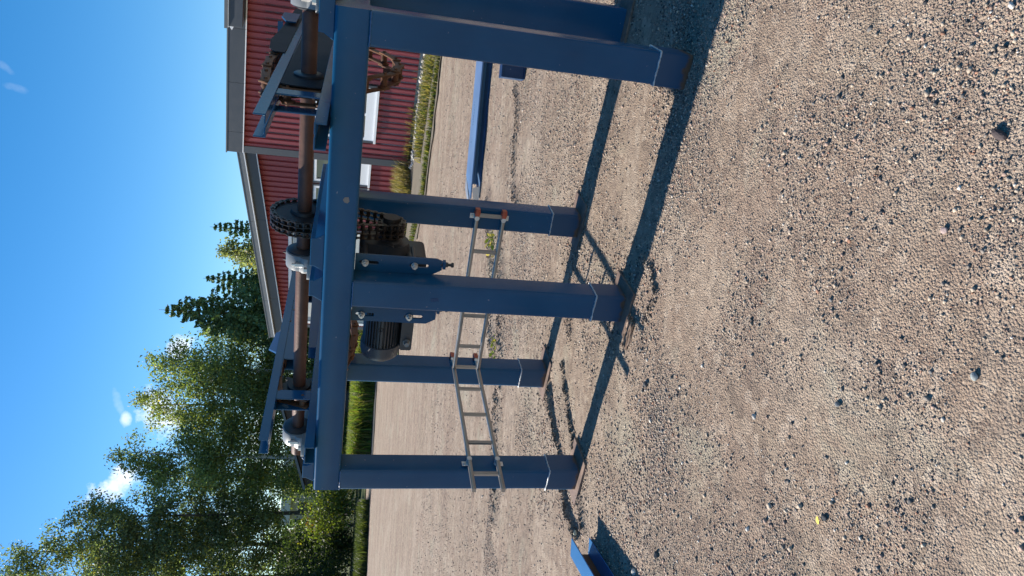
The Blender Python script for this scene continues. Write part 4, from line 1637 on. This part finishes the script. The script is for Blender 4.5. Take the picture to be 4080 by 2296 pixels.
topR = lambda x: 4.185 - 0.062 * x
topL = lambda x: 4.20 - 0.098 * (-x)
WR = (0.545, 2.00, 1.02, 2.50)     # right window: x0 x1 z0 z1
WL = (-1.86, -0.98, 1.03, 2.56)
WL2 = (-2.75, -2.02, 1.03, 2.56)
DR = (-7.6, -3.60, 0.02, 3.27)
m = ribbed(0.02, 9.0, lambda x: 0.10, topR, 0.0, 0.160, 0.045, [WR, (4.2, 5.6, 1.02, 2.5)])
wr = part(m, 'profiled_wall_sheet', MAT['red'], bl)
m = ribbed(-7.75, 0.0, lambda x: 0.10, topL, REC, 0.175, 0.045, [WL, WL2, DR])
part(m, 'profiled_wall_sheet', MAT['red'], bl)
b = MB(); b.box((0.01, 0.06, -0.2), (9.0, 0.20, 0.10)); b.box((0.01, 0.045, 0.10), (9, 0.2, 4.15 - 0.55)); part(b, 'plinth', MAT['concrete'], bl)
b = MB(); b.box((-7.7, REC + 0.045, -0.2), (-0.01, REC + 0.20, 0.10)); part(b, 'plinth', MAT['concrete'], bl)
# solid core so that nothing shows through
b = MB()
b.prism([(0.15, 0.11), (9.0, 0.11), (9.0, 3.55), (0.15, 4.12)], 1, 0.34, 9.0)
b.prism([(-7.6, 0.11), (0.1499, 0.11), (0.1499, 4.12), (-7.6, 3.4)], 1, REC + 0.34, 9.0)
part(b, 'inner_core', MAT['trim'], bl)
# corner trims
b = MB(); b.box((-0.16, -0.02, 0.06), (0.035, REC + 0.3, 4.19)); part(b, 'corner_trim', MAT['trim'], bl, None, 0.004)
b = MB(); b.box((-7.80, REC - 0.02, 0.06), (-7.66, 9, topL(-7.8))); part(b, 'corner_trim', MAT['trim'], bl, None, 0.004)
# fascia panels: right block in lengths with open seams
xs = [-0.02, 0.55, 1.85, 3.15, 4.6, 6.0, 7.5, 9.0]
for x0, x1 in zip(xs[:-1], xs[1:]):
    b = MB()
    prof = [(x0, topR(x0) - 0.005), (x1 - 0.006, topR(x1) - 0.005), (x1 - 0.006, topR(x1) + 0.355), (x0, topR(x0) + 0.355)]
    b.prism(prof, 1, -0.26, -0.235)
    fp = part(b, 'fascia_panel', MAT['trim'], bl, None, 0.003)
    b = MB()
    prof = [(x0, topR(x0) - 0.030), (x1 - 0.006, topR(x1) - 0.030), (x1 - 0.006, topR(x1) - 0.007), (x0, topR(x0) - 0.007)]
    b.prism(prof, 1, -0.262, -0.225)
    part(b, 'drip_edge', MAT['trim_edge'], fp)
b = MB(); b.prism([(-0.02, topR(0) + 0.0), (9.0, topR(9) + 0.0), (9.0, topR(9) + 0.02), (-0.02, topR(0) + 0.02)], 1, -0.233, 0.06); part(b, 'soffit', MAT['trim'], bl)
# left gable verge: two stepped bands with sunlit edges as near-white strips
xs = [-7.95, -6.3, -3.2, 0.0]
for x0, x1 in zip(xs[:-1], xs[1:]):
    b = MB()
    b.prism([(x0, topL(x0) - 0.02), (x1 - 0.006, topL(x1) - 0.02), (x1 - 0.006, topL(x1) + 0.255), (x0, topL(x0) + 0.255)], 1, REC - 0.30, REC - 0.27)
    fp = part(b, 'fascia_panel', MAT['trim'], bl, None, 0.003)
    b = MB()
    b.prism([(x0, topL(x0) + 0.275), (x1 - 0.006, topL(x1) + 0.275), (x1 - 0.006, topL(x1) + 0.42), (x0, topL(x0) + 0.42)], 1, REC - 0.42, REC - 0.38)
    part(b, 'verge_cover', MAT['roof'], fp, None, 0.003)
    b = MB()
    b.prism([(x0, topL(x0) + 0.256), (x1 - 0.006, topL(x1) + 0.256), (x1 - 0.006, topL(x1) + 0.279), (x0, topL(x0) + 0.279)], 1, REC - 0.425, REC - 0.30)
    part(b, 'bright_edge', MAT['trim_edge'], fp)
    b = MB()
    b.prism([(x0, topL(x0) - 0.046), (x1 - 0.006, topL(x1) - 0.046), (x1 - 0.006, topL(x1) - 0.022), (x0, topL(x0) - 0.022)], 1, REC - 0.305, REC - 0.262)
    part(b, 'bright_edge', MAT['trim_edge'], fp)
# roofs
b = MB(); b.prism([(-0.05, topR(0) + 0.356), (9.1, topR(9.1) + 0.356), (9.1, topR(9.1) + 0.385), (-0.05, topR(0) + 0.385)], 1, -0.27, 9.2)
part(b, 'roof', MAT['roof'], bl)
b = MB(); b.prism([(-7.98, topL(-7.98) + 0.422), (-0.051, topL(0) + 0.422), (-0.051, topL(0) + 0.445), (-7.98, topL(-7.98) + 0.445)], 1, REC - 0.43, 9.2)
part(b, 'roof', MAT['roof'], bl)
# roof box standing on the right end of the eaves
b = MB()
b.prism([(3.30, topR(3.3) + 0.02), (9.0, topR(9) + 0.02), (9.0, topR(9) + 0.30), (3.30, topR(3.3) + 0.30)], 1, -0.56, -0.262)
gb = part(b, 'eaves_box', MAT['trim'], bl, None, 0.004)
b = MB(); b.prism([(3.28, topR(3.3) + 0.302), (9.0, topR(9) + 0.302), (9.0, topR(9) + 0.325), (3.28, topR(3.3) + 0.325)], 1, -0.58, -0.27); part(b, 'bright_edge', MAT['trim_edge'], gb)
b = MB(); b.prism([(3.26, topR(3.3) + 0.327), (9.0, topR(9) + 0.327), (9.0, topR(9) + 0.39), (3.26, topR(3.3) + 0.39)], 1, -0.60, -0.25); part(b, 'box_cover', MAT['roof'], gb)
b = MB(); b.prism([(3.22, topR(3.3) + 0.24), (3.299, topR(3.3) + 0.20), (3.299, topR(3.3) + 0.29)], 1, -0.56, -0.50); part(b, 'gutter_spout', MAT['trim_edge'], gb)


def window(x0, x1, z0, z1, y, mull=()):
    fr = 0.075
    b = MB()
    b.box((x0, y - 0.03, z0), (x1, y + 0.05, z0 + 0.23))
    b.box((x0, y - 0.03, z1 - fr), (x1, y + 0.05, z1))
    b.box((x0, y - 0.03, z0 + 0.2305), (x0 + fr, y + 0.05, z1 - fr - 0.0005))
    b.box((x1 - fr, y - 0.03, z0 + 0.2305), (x1, y + 0.05, z1 - fr - 0.0005))
    for mx in mull:
        b.box((mx - 0.03, y - 0.025, z0 + 0.2305), (mx + 0.03, y + 0.05, z1 - fr - 0.0005))
    w = part(b, 'window', MAT['white'], bl, None, 0.003)
    b = MB(); b.box((x0 + fr + 0.001, y + 0.02, z0 + 0.231), (x1 - fr - 0.001, y + 0.026, z1 - fr - 0.001)); part(b, 'pane', MAT['glass'], w)
    b = MB(); b.box((x0 - 0.05, y - 0.075, z0 - 0.06), (x1 + 0.05, y - 0.001, z0 - 0.002)); part(b, 'sill', MAT['trim_edge'], w, None, 0.004)
    b = MB()
    e = 0.06
    b.box((x0 - e, y - 0.034, z0 - 0.001), (x0 - 0.002, y + 0.03, z1 + e))
    b.box((x1 + 0.002, y - 0.034, z0 - 0.001), (x1 + e, y + 0.03, z1 + e))
    b.box((x0 - e + 0.001, y - 0.035, z1 + 0.002), (x1 + e - 0.001, y + 0.03, z1 + e + 0.001))
    part(b, 'surround_trim', MAT['trim'], w)


window(*WR, 0.0, (1.27,))
window(4.2, 5.6, 1.02, 2.5, 0.0, (4.9,))
window(*WL, REC, ())
window(*WL2, REC, ())
# wide sliding door with white head
b = MB(); b.box((DR[0], REC - 0.03, DR[3] - 0.10), (DR[1], REC + 0.05, DR[3])); b.box((DR[1] - 0.10, REC - 0.03, 0.02), (DR[1], REC + 0.05, DR[3] - 0.1005)); b.box((DR[0], REC - 0.03, 0.02), (DR[0] + 0.10, REC + 0.05, DR[3] - 0.1005))
dr = part(b, 'sliding_door', MAT['white'], bl, None, 0.003)
dx0, dx1 = DR[0] + 0.11, DR[1] - 0.11
n = 5
for i in range(n):
    z0 = 0.03 + i * (DR[3] - 0.14) / n
    z1 = 0.03 + (i + 1) * (DR[3] - 0.14) / n - 0.012
    b = MB(); b.box((dx0, REC + 0.0, z0), (dx1, REC + 0.045, z1)); part(b, 'door_panel', MAT['door'], dr, None, 0.006)

# ------------------------------------------------------------------ vegetation helpers
def tri_leaves(cent, size, rng, hang=0.0):
    """one rhombic leaf quad per centre"""
    n = len(cent)
    a = rng.normal(size=(n, 3))
    a[:, 2] -= hang
    a /= np.linalg.norm(a, axis=1, keepdims=True)
    r = rng.normal(size=(n, 3))
    c = np.cross(a, r)
    c /= np.linalg.norm(c, axis=1, keepdims=True)
    L = (size * rng.uniform(0.7, 1.3, n))[:, None]
    W = L * rng.uniform(0.40, 0.62, n)[:, None]
    v = np.stack([cent - a * L * 0.5, cent + c * W * 0.5, cent + a * L * 0.5, cent - c * W * 0.5], 1)
    return v.reshape(-1, 3)


def leaf_obj(name, cent, size, base, rng, parent, mat, hang=0.0, var=0.35, cvar=None):
    n = len(cent)
    V = tri_leaves(cent, size, rng, hang)
    col = np.array(base)[None] * (1 + var * (rng.random((n, 1)) - 0.5) * 2)
    if cvar is not None:
        col = col * cvar[:, None]
    yel = rng.random(n) < 0.06
    col[yel] = col[yel] * np.array([1.9, 1.35, 0.7])
    C = np.repeat(col, 4, axis=0)
    F = np.arange(n * 4)
    me = from_np(name, V, F, 4, mat, C)
    return np_obj(name, me, parent)


def birch(label, x, y, h, rx, base_f, seed, nleaf, leaf=0.17, col=(0.062, 0.098, 0.026), group='birches along the far side of the yard', bark='birch_bark', lean=0.0, droop=1.0, name='birch_tree', cat='tree', profile='oval', trunk_r=0.17):
    nleaf = int(nleaf * 1.55)
    leaf *= 1.22
    col = (col[0] * 2.6, col[1] * 2.1, col[2] * 3.3)  # leaf colours lifted and greyed; haze is put into the colour
    rng = np.random.default_rng(seed)
    rr = random.Random(seed)
    o = thing(name, label, cat, (x, y, 0), rr.uniform(0, 6), group)
    # trunk with a gentle sway
    pts, rd = [], []
    ph = rr.uniform(0, 6)
    for i in range(14):
        f = i / 13
        pts.append((lean * f * h + 0.25 * math.sin(ph + 3 * f) * f, 0.25 * math.cos(ph * 1.7 + 2.6 * f) * f, -0.2 + f * h * 0.97))
        rd.append(trunk_r * (1 - f) ** 0.8 + 0.012)
    b = MB(); b.tube(pts, rd, 9)
    tk = part(b, 'trunk', MAT[bark], o, 60)
    P = np.array(pts)
    # limbs and clump centres
    br = MB()
    clumps = []
    nb = int(48 * h / 16)
    for i in range(nb):
        f = base_f + (0.985 - base_f) * ((i + rr.random()) / nb)
        z = f * h
        cx_ = np.interp(z, P[:, 2], P[:, 0])
        cy_ = np.interp(z, P[:, 2], P[:, 1])
        g = (f - base_f) / (1 - base_f)
        if profile == 'oval':
            R = rx * (math.sin(math.pi * min(1, 0.12 + 0.86 * g) ** 0.85) ** 0.75) * (0.72 + 0.5 * rr.random())
        else:
            R = rx * (1 - g) ** 0.75 * (0.7 + 0.45 * rr.random())
        R = max(R, 0.35)
        az = rr.uniform(0, 2 * math.pi)
        up = 0.55 * R * (0.4 + rr.random() * 0.6)
        bp = []
        for k in range(5):
            q = k / 4
            bp.append((cx_ + math.cos(az) * R * q, cy_ + math.sin(az) * R * q, z + up * math.sin(q * 1.9) - 0.10 * R * q * q))
        br.tube(bp, [0.045 * (1 - 0.85 * k / 4) * (1 - 0.6 * g) + 0.006 for k in range(5)], 5)
        nc = max(2, int(3.6 * R))
        for k in range(nc):
            q = 0.35 + 0.68 * (k + rr.random()) / nc
            ip = Vector(bp[0]).lerp(Vector(bp[4]), q)
            ip.z = z + up * math.sin(min(1, q) * 1.9) - 0.1 * R * q * q
            clumps.append((ip.x + rr.gauss(0, 0.15 * R + 0.1), ip.y + rr.gauss(0, 0.15 * R + 0.1), ip.z, 0.30 + 0.20 * R * rr.random() + 0.22))
    clumps.append((pts[-1][0], pts[-1][1], h * 0.965, 0.4))
    part(br, 'limbs', MAT['grey_bark'] if bark != 'pine_bark' else MAT['pine_bark'], o, 60)
    C = np.array(clumps)
    w = C[:, 3] ** 2
    w = w * np.random.default_rng(seed + 5).uniform(0.35, 1.5, len(w))
    ci = rng.choice(len(C), nleaf, p=w / w.sum())
    g = rng.normal(size=(nleaf, 3))
    # strands: leaves fall below the clump in hanging twigs
    st = rng.random(nleaf) ** 1.3
    cent = C[ci, :3] + g * np.stack([C[ci, 3] * 0.44, C[ci, 3] * 0.44, C[ci, 3] * 0.38], -1)
    cent[:, 2] -= st * droop * C[ci, 3] * 1.5
    # hanging twigs gather leaves sideways
    cv = np.random.default_rng(seed + 9).uniform(0.72, 1.30, len(C))[ci]
    leaf_obj('crown', cent, leaf, col, rng, o, MAT['leaf'], 0.6 * droop, 0.35, cv)
    return o


def spruce(label, x, y, h, rx, seed, n, col=(0.030, 0.055, 0.024), group='conifers behind the workshop', bark='grey_bark', base_f=0.12):
    rng = np.random.default_rng(seed)
    rr = random.Random(seed)
    o = thing('spruce_tree', label, 'tree', (x, y, 0), rr.uniform(0, 6), group)
    b = MB(); b.tube([(0, 0, -0.2), (0, 0, h * 0.5), (0, 0, h)], [0.2, 0.11, 0.012], 8)
    part(b, 'trunk', MAT[bark], o, 60)
    cent = []
    br = MB()
    z = h * base_f
    per = []
    while z < h * 0.985:
        g = (z / h - base_f) / (1 - base_f)
        R0 = rx * (1 - g) ** 0.85 + 0.12
        nb = max(4, int(6 * (1 - g) + 4))
        a0 = rr.uniform(0, 6)
        for k in range(nb):
            az = a0 + 2 * math.pi * k / nb + rr.uniform(-0.25, 0.25)
            R = R0 * rr.uniform(0.65, 1.12)
            per.append((z, az, R, g))
        z += 0.34 + 0.25 * (1 - g)
    wt = np.array([p[2] for p in per])
    for (z, az, R, g) in per:
        m = max(6, int(n * R / wt.sum()))
        q = rng.random(m) ** 0.7
        sag = -0.28 * R * q + 0.30 * R * q * q
        side = rng.normal(size=m) * 0.17 * R * (0.35 + 1 - q)
        cx_ = np.cos(az) * R * q - np.sin(az) * side
        cy_ = np.sin(az) * R * q + np.cos(az) * side
        cz = z + sag - np.abs(rng.normal(size=m)) * 0.22 * (1 - 0.5 * g) * (0.5 + R)*0.7
        cent.append(np.stack([cx_, cy_, cz], -1))
        br.tube([(0, 0, z), (math.cos(az) * R * 0.6, math.sin(az) * R * 0.6, z - 0.1 * R), (math.cos(az) * R * 0.95, math.sin(az) * R * 0.95, z - 0.02 * R)], [0.02, 0.012, 0.004], 4)
    part(br, 'limbs', MAT['grey_bark'], o, 60)
    cent = np.concatenate(cent)
    leaf_obj('crown', cent, 0.30, tuple(c * 2.7 for c in col), rng, o, MAT['needle'], 0.2, 0.4)
    return o


# conifers and mixed trees behind the workshop
spruce('slim dark spruce whose tip rises over the middle of the red workshop roof', 3.3, 60, 12.0, 2.5, 101, 7500)
birch('rounded pale green tree peeping over the workshop roof between two spruces', 1.1, 62, 11.6, 2.0, 0.35, 102, 5200, 0.20, (0.075, 0.105, 0.040), 'conifers behind the workshop', 'grey_bark', 0.0, 0.5, 'broadleaf_tree')
spruce('spruce with open branches left of the rounded pale tree', -0.7, 58, 11.9, 2.8, 103, 8000)
spruce('tall broad conifer with a bare reddish trunk behind the left end of the workshop', -3.0, 54, 13.9, 3.4, 104, 11500, (0.036, 0.060, 0.026), 'conifers behind the workshop', 'pine_bark', 0.36)
spruce('lower conifer with a broken outline right beside the reddish trunk', -1.3, 56, 10.8, 2.6, 106, 6500, (0.034, 0.058, 0.025), 'conifers behind the workshop', 'grey_bark', 0.2)
birch('low broadleaf tree filling the gap behind the pine trunk', -1.2, 66, 9.6, 3.4, 0.10, 105, 9000, 0.22, (0.050, 0.080, 0.026), 'conifers behind the workshop', 'grey_bark', 0.0, 0.5, 'broadleaf_tree')
# the birch row
birch('first tall birch left of the pine with a dense yellow green crown', -7.0, 55, 15.0, 3.1, 0.13, 111, 17000)
birch('birch rising behind the far conveyor track with a pale thin trunk', -10.2, 57.5, 16.4, 2.9, 0.14, 112, 15000, 0.17, (0.068, 0.102, 0.028))
birch('birch with the highest pointed top in the middle of the row', -13.4, 55, 17.0, 2.9, 0.15, 113, 15500, 0.17, (0.064, 0.100, 0.026))
birch('thin dark birch with a sparse crown between the row and the big left trees', -16.3, 60, 14.4, 2.0, 0.22, 114, 6500, 0.17, (0.050, 0.080, 0.026))
birch('big loose crowned tree right of the two tallest on the left', -18.1, 57, 20.3, 2.3, 0.24, 115, 14000, 0.18, (0.056, 0.086, 0.030), 'tall trees at the left edge', 'grey_bark', 0.0, 0.7, 'aspen_tree')
birch('tall loose crowned tree second from the left edge', -20.9, 58, 23.9, 2.9, 0.16, 116, 17000, 0.18, (0.054, 0.084, 0.030), 'tall trees at the left edge', 'grey_bark', 0.0, 0.7, 'aspen_tree')
birch('tallest loose crowned tree cut off by the left edge', -23.0, 57, 27.0, 3.4, 0.12, 117, 18500, 0.18, (0.054, 0.084, 0.030), 'tall trees at the left edge', 'grey_bark', 0.0, 0.7, 'aspen_tree')


birch('dense mid green tree filling the gap between the tall conifer and the first birch', -4.7, 60, 12.4, 2.4, 0.08, 118, 9500, 0.19, (0.050, 0.080, 0.026), 'birches along the far side of the yard', 'grey_bark', 0.0, 0.5, 'broadleaf_tree')
# the row goes on past the left edge and shades the grass there
for i, (tx_, ty_, th_) in enumerate(((-25.5, 42.5, 10.5), (-29.0, 44.5, 13.0), (-33.5, 48.5, 16.5), (-38.0, 52.0, 20.0), (-31.0, 53.0, 18.0))):
    birch(['lowest birch', 'second lowest birch', 'middle sized birch', 'tallest birch', 'rearmost birch'][i] + ' of the row going on past the left edge of the yard', tx_, ty_, th_, 3.2, 0.06, 130 + i, 4200, 0.34, (0.05, 0.08, 0.024), 'birches continuing the row to the left')


def bush(label, x, y, h, rx, seed, n, col, leaf=0.14, group='bushes along the yard edge', name='bush'):
    rng = np.random.default_rng(seed)
    rr = random.Random(seed)
    o = thing(name, label, 'bush', (x, y, 0), rr.uniform(0, 6), group)
    b = MB()
    cl = []
    for i in range(9):
        az = rr.uniform(0, 6.28)
        R = rx * rr.uniform(0.3, 0.95)
        hz = h * rr.uniform(0.55, 0.98)
        b.tube([(0.1 * math.cos(az), 0.1 * math.sin(az), -0.05), (math.cos(az) * R * 0.5, math.sin(az) * R * 0.5, hz * 0.55), (math.cos(az) * R, math.sin(az) * R, hz)], [0.03, 0.018, 0.006], 5)
        for k in range(4):
            q = 0.3 + 0.7 * (k + rr.random()) / 4
            cl.append((math.cos(az) * R * q, math.sin(az) * R * q, hz * q, 0.28 * rx * rr.uniform(0.6, 1.2) + 0.12))
    part(b, 'stems', MAT['grey_bark'], o, 60)
    C = np.array(cl)
    ci = rng.integers(0, len(C), n)
    cent = C[ci, :3] + rng.normal(size=(n, 3)) * C[ci, 3:4] * np.array([0.8, 0.8, 0.7])
    cent[:, 2] = np.maximum(cent[:, 2], 0.02)
    cv = np.random.default_rng(seed + 2).uniform(0.7, 1.3, len(C))[ci]
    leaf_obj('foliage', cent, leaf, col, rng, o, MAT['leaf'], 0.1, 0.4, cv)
    return o


bush('yellow green bush left of the far end of the blue beam', -12.6, 40, 3.1, 1.5, 201, 5200, (0.105, 0.135, 0.030))
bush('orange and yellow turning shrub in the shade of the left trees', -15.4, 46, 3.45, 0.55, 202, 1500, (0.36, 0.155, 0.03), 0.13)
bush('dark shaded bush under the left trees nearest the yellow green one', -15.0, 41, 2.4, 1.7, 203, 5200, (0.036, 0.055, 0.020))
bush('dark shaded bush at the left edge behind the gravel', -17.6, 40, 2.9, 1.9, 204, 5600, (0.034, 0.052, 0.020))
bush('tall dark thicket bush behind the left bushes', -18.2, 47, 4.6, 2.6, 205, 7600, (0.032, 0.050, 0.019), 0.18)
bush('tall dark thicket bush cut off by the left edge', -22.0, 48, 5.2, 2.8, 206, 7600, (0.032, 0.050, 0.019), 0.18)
bush('green bush below the middle birches beside the brown shed', -13.0, 47, 2.5, 1.7, 207, 5000, (0.060, 0.090, 0.026))
bush('green bush under the first birch', -6.6, 47, 2.6, 2.0, 208, 5200, (0.055, 0.085, 0.026))
bush('green bush behind the motor between frame legs', -3.6, 44, 2.6, 1.7, 209, 4600, (0.062, 0.095, 0.028))
bush('green bush in front of the brown shed', -9.4, 42.5, 1.7, 1.7, 210, 4200, (0.065, 0.095, 0.028))

# far-off wood that closes the horizon behind the tree row
def far_wood():
    rng = np.random.default_rng(77)
    n = 42000
    x = rng.uniform(-150, 110, n)
    y = rng.uniform(105, 150, n)
    top = 5.0 + 3.5 * vnoise(x, y * 0, 0.11, 5) + 2.0 * vnoise(x, y * 0, 0.5, 6)
    z = rng.random(n) ** 0.8 * top
    cent = np.stack([x, y, z], -1)
    V = tri_leaves(cent, np.full(n, 1.1), rng)
    col = np.array([(0.034, 0.055, 0.022)]) * rng.uniform(0.6, 1.4, (n, 1))
    me = from_np('distant_woods', V, np.arange(n * 4), 4, MAT['leaf'], np.repeat(col, 4, axis=0))
    np_obj('distant_woods', me, kind='stuff')


far_wood()


def grass_patch(name, n, sampler, h0, h1, cols, seed, width=0.012, lean=0.35):
    rng = np.random.default_rng(seed)
    x, y, z0 = sampler(rng, n)
    n = len(x)
    h = rng.uniform(h0, h1, n)
    az = rng.uniform(0, 2 * math.pi, n)
    ln = rng.normal(size=n) * lean
    dx, dy = np.cos(az) * ln * h, np.sin(az) * ln * h
    wx, wy = -np.sin(az) * width, np.cos(az) * width
    if isinstance(width, np.ndarray):
        pass
    base = np.stack([x, y, z0], -1)
    w = np.stack([wx, wy, np.zeros(n)], -1)
    mid = base + np.stack([dx * 0.35, dy * 0.35, h * 0.6], -1)
    tip = base + np.stack([dx, dy, h * 0.97], -1)
    V = np.stack([base - w, base + w, mid + w * 0.75, mid - w * 0.75, mid - w * 0.75, mid + w * 0.75, tip + w * 0.12, tip - w * 0.12], 1).reshape(-1, 3)
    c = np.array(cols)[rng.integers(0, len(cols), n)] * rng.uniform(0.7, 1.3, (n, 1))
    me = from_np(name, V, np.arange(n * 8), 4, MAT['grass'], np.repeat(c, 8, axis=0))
    return np_obj(name, me, kind='stuff')


def strip(poly, w0, w1):
    P = np.array(poly)

    def f(rng, n):
        k = rng.integers(0, len(P) - 1, n)
        q = rng.random(n)
        a = P[k] + (P[k + 1] - P[k]) * q[:, None]
        off = rng.uniform(w0, w1, n)
        d = P[k + 1] - P[k]
        nn = np.stack([-d[:, 1], d[:, 0]], -1) / np.linalg.norm(d, axis=1, keepdims=True)
        a = a + nn * off[:, None]
        return a[:, 0], a[:, 1], np.full(n, 0.015)
    return f


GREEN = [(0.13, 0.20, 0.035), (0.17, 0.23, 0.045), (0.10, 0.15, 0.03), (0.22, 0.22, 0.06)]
DRY = [(0.34, 0.27, 0.13), (0.27, 0.21, 0.10), (0.20, 0.18, 0.07), (0.12, 0.12, 0.045)]
WEED = [(0.055, 0.085, 0.022), (0.075, 0.105, 0.028), (0.15, 0.14, 0.04)]
# bright tall grass beyond the yard, shaded grass further left
grass_patch('tall_green_grass', 22000, strip([(-2.4, 33.5), (-5.0, 35.6), (-8.0, 35.0), (-9.3, 34.7)], 0.0, 4.0), 0.25, 1.05, GREEN + [(0.075, 0.095, 0.03), (0.20, 0.17, 0.07)], 301, 0.026, 0.5)
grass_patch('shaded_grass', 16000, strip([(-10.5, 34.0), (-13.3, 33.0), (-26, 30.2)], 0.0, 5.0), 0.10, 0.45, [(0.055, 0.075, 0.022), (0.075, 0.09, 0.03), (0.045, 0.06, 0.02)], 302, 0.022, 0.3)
grass_patch('grass_by_building_end', 9000, strip([(-1.2, 19.6), (-3.0, 26.5)], -1.5, 0.1), 0.1, 0.5, GREEN + DRY[:2], 303, 0.012, 0.4)
# dry grass and weeds along the workshop wall
grass_patch('dry_grass', 9000, strip([(2.6, 18.6), (0.3, 20.6), (-1.2, 20.9)], -0.9, 0.5), 0.12, 0.55, DRY, 304, 0.008, 0.45)
grass_patch('dry_grass', 4200, strip([(8.5, 14.9), (4.3, 18.0), (3.0, 18.9)], -1.5, -0.15), 0.06, 0.30, DRY, 305, 0.008, 0.6)
grass_patch('green_weeds', 3000, strip([(8.0, 11.0), (4.35, 13.75), (1.9, 15.2), (0.5, 18.5)], 0.0, 0.28), 0.02, 0.13, WEED + DRY[2:], 306, 0.014, 0.9)
grass_patch('green_weeds', 3200, strip([(6.0, 13.6), (3.0, 16.6)], -0.5, 0.5), 0.03, 0.22, WEED + DRY, 307, 0.010, 0.8)
# pale stones along the foot of the wall
xs_ = RNG.uniform(0, 1, 900)
px_ = 3.0 + 6 * xs_ + RNG.normal(size=900) * 0.1
py_ = 18.75 - (px_ - 3.0) * 0.763 - np.abs(RNG.normal(size=900)) * 0.28
pc_ = np.array([(0.42, 0.40, 0.37)]) * RNG.uniform(0.5, 1.2, (900, 1))
np_obj('wall_foot_stones', pebble_mesh('wall_foot_stones', px_, py_, 0.02 + 0.05 * RNG.random(900) ** 2, pc_, 0.15, False), kind='stuff')


def weed(label, x, y, seed, n=26, h=0.10, spread=0.14, cols=WEED):
    rng = np.random.default_rng(seed)
    o = thing('weed', label, 'plant', (x, y, 0), 0, 'weeds growing in the gravel')
    az = rng.uniform(0, 6.28, n)
    r = spread * rng.random(n) ** 0.6
    cent = np.stack([np.cos(az) * r, np.sin(az) * r, h * (0.25 + 0.7 * rng.random(n)) * (1 - 0.5 * r / spread)], -1)
    V = tri_leaves(cent, np.full(n, 0.055), rng)
    c = np.array(cols)[rng.integers(0, len(cols), n)] * rng.uniform(0.8, 1.3, (n, 1))
    me = from_np('leaves', V, np.arange(n * 4), 4, MAT['leaf'], np.repeat(c, 4, axis=0))
    np_obj('leaves', me, o)
    b = MB()
    for i in range(0, n, 2):
        b.tube([(0, 0, 0), tuple(cent[i] * 0.5 + np.array([0, 0, 0.01])), tuple(cent[i])], 0.0018, 4)
    k = NT('weed_stem') if 'weed_stem' not in bpy.data.materials else None
    if k:
        k.fin((0.10, 0.12, 0.03), 0.7)
    part(b, 'stems', bpy.data.materials['weed_stem'], o, 60)


weed('small green weed tuft seen between the rails of the cable ladder', 0.45, 7.40, 401, 40, 0.12, 0.16, WEED + DRY[:1])
weed('low weed on the gravel ridge beyond the ladder near the motor', -0.60, 7.05, 402, 26, 0.06, 0.14)

# ------------------------------------------------------------------ far buildings
sh = thing('brown_shed', 'dark brown wooden shed with a sloping grey roof edge in the shade of the birches', 'shed', (-9.5, 44, 0), 0)
b = MB(); b.prism([(-2.9, 0.0), (2.6, 0.0), (2.6, 4.85), (0.0, 3.98), (-2.45, 3.20), (-2.9, 3.05)], 1, 0.0, 4.5)
part(b, 'wall', MAT['brown_shed'], sh)
b = MB(); b.prism([(-3.05, 3.03), (2.9, 4.97), (2.9, 5.10), (-3.05, 3.17)], 1, -0.25, 4.8)
part(b, 'roof', MAT['roof'], sh)
hs = thing('pale_house', 'pale far off house with a white eaves board behind the left trees', 'house', (-21.0, 72, 0), 0)
b = MB(); b.box((-2.5, 0, 0), (3.6, 6, 5.3)); part(b, 'wall', MAT['door'], hs)
b = MB(); b.box((-2.9, -0.5, 5.3), (4.0, 6.5, 6.15)); part(b, 'roof', MAT['white'], hs)
for i in range(3):
    b = MB(); b.box((-2.0 + i * 1.9, -0.03, 3.3), (-0.9 + i * 1.9, 0.02, 4.6)); w = part(b, 'window', MAT['glass'], hs)
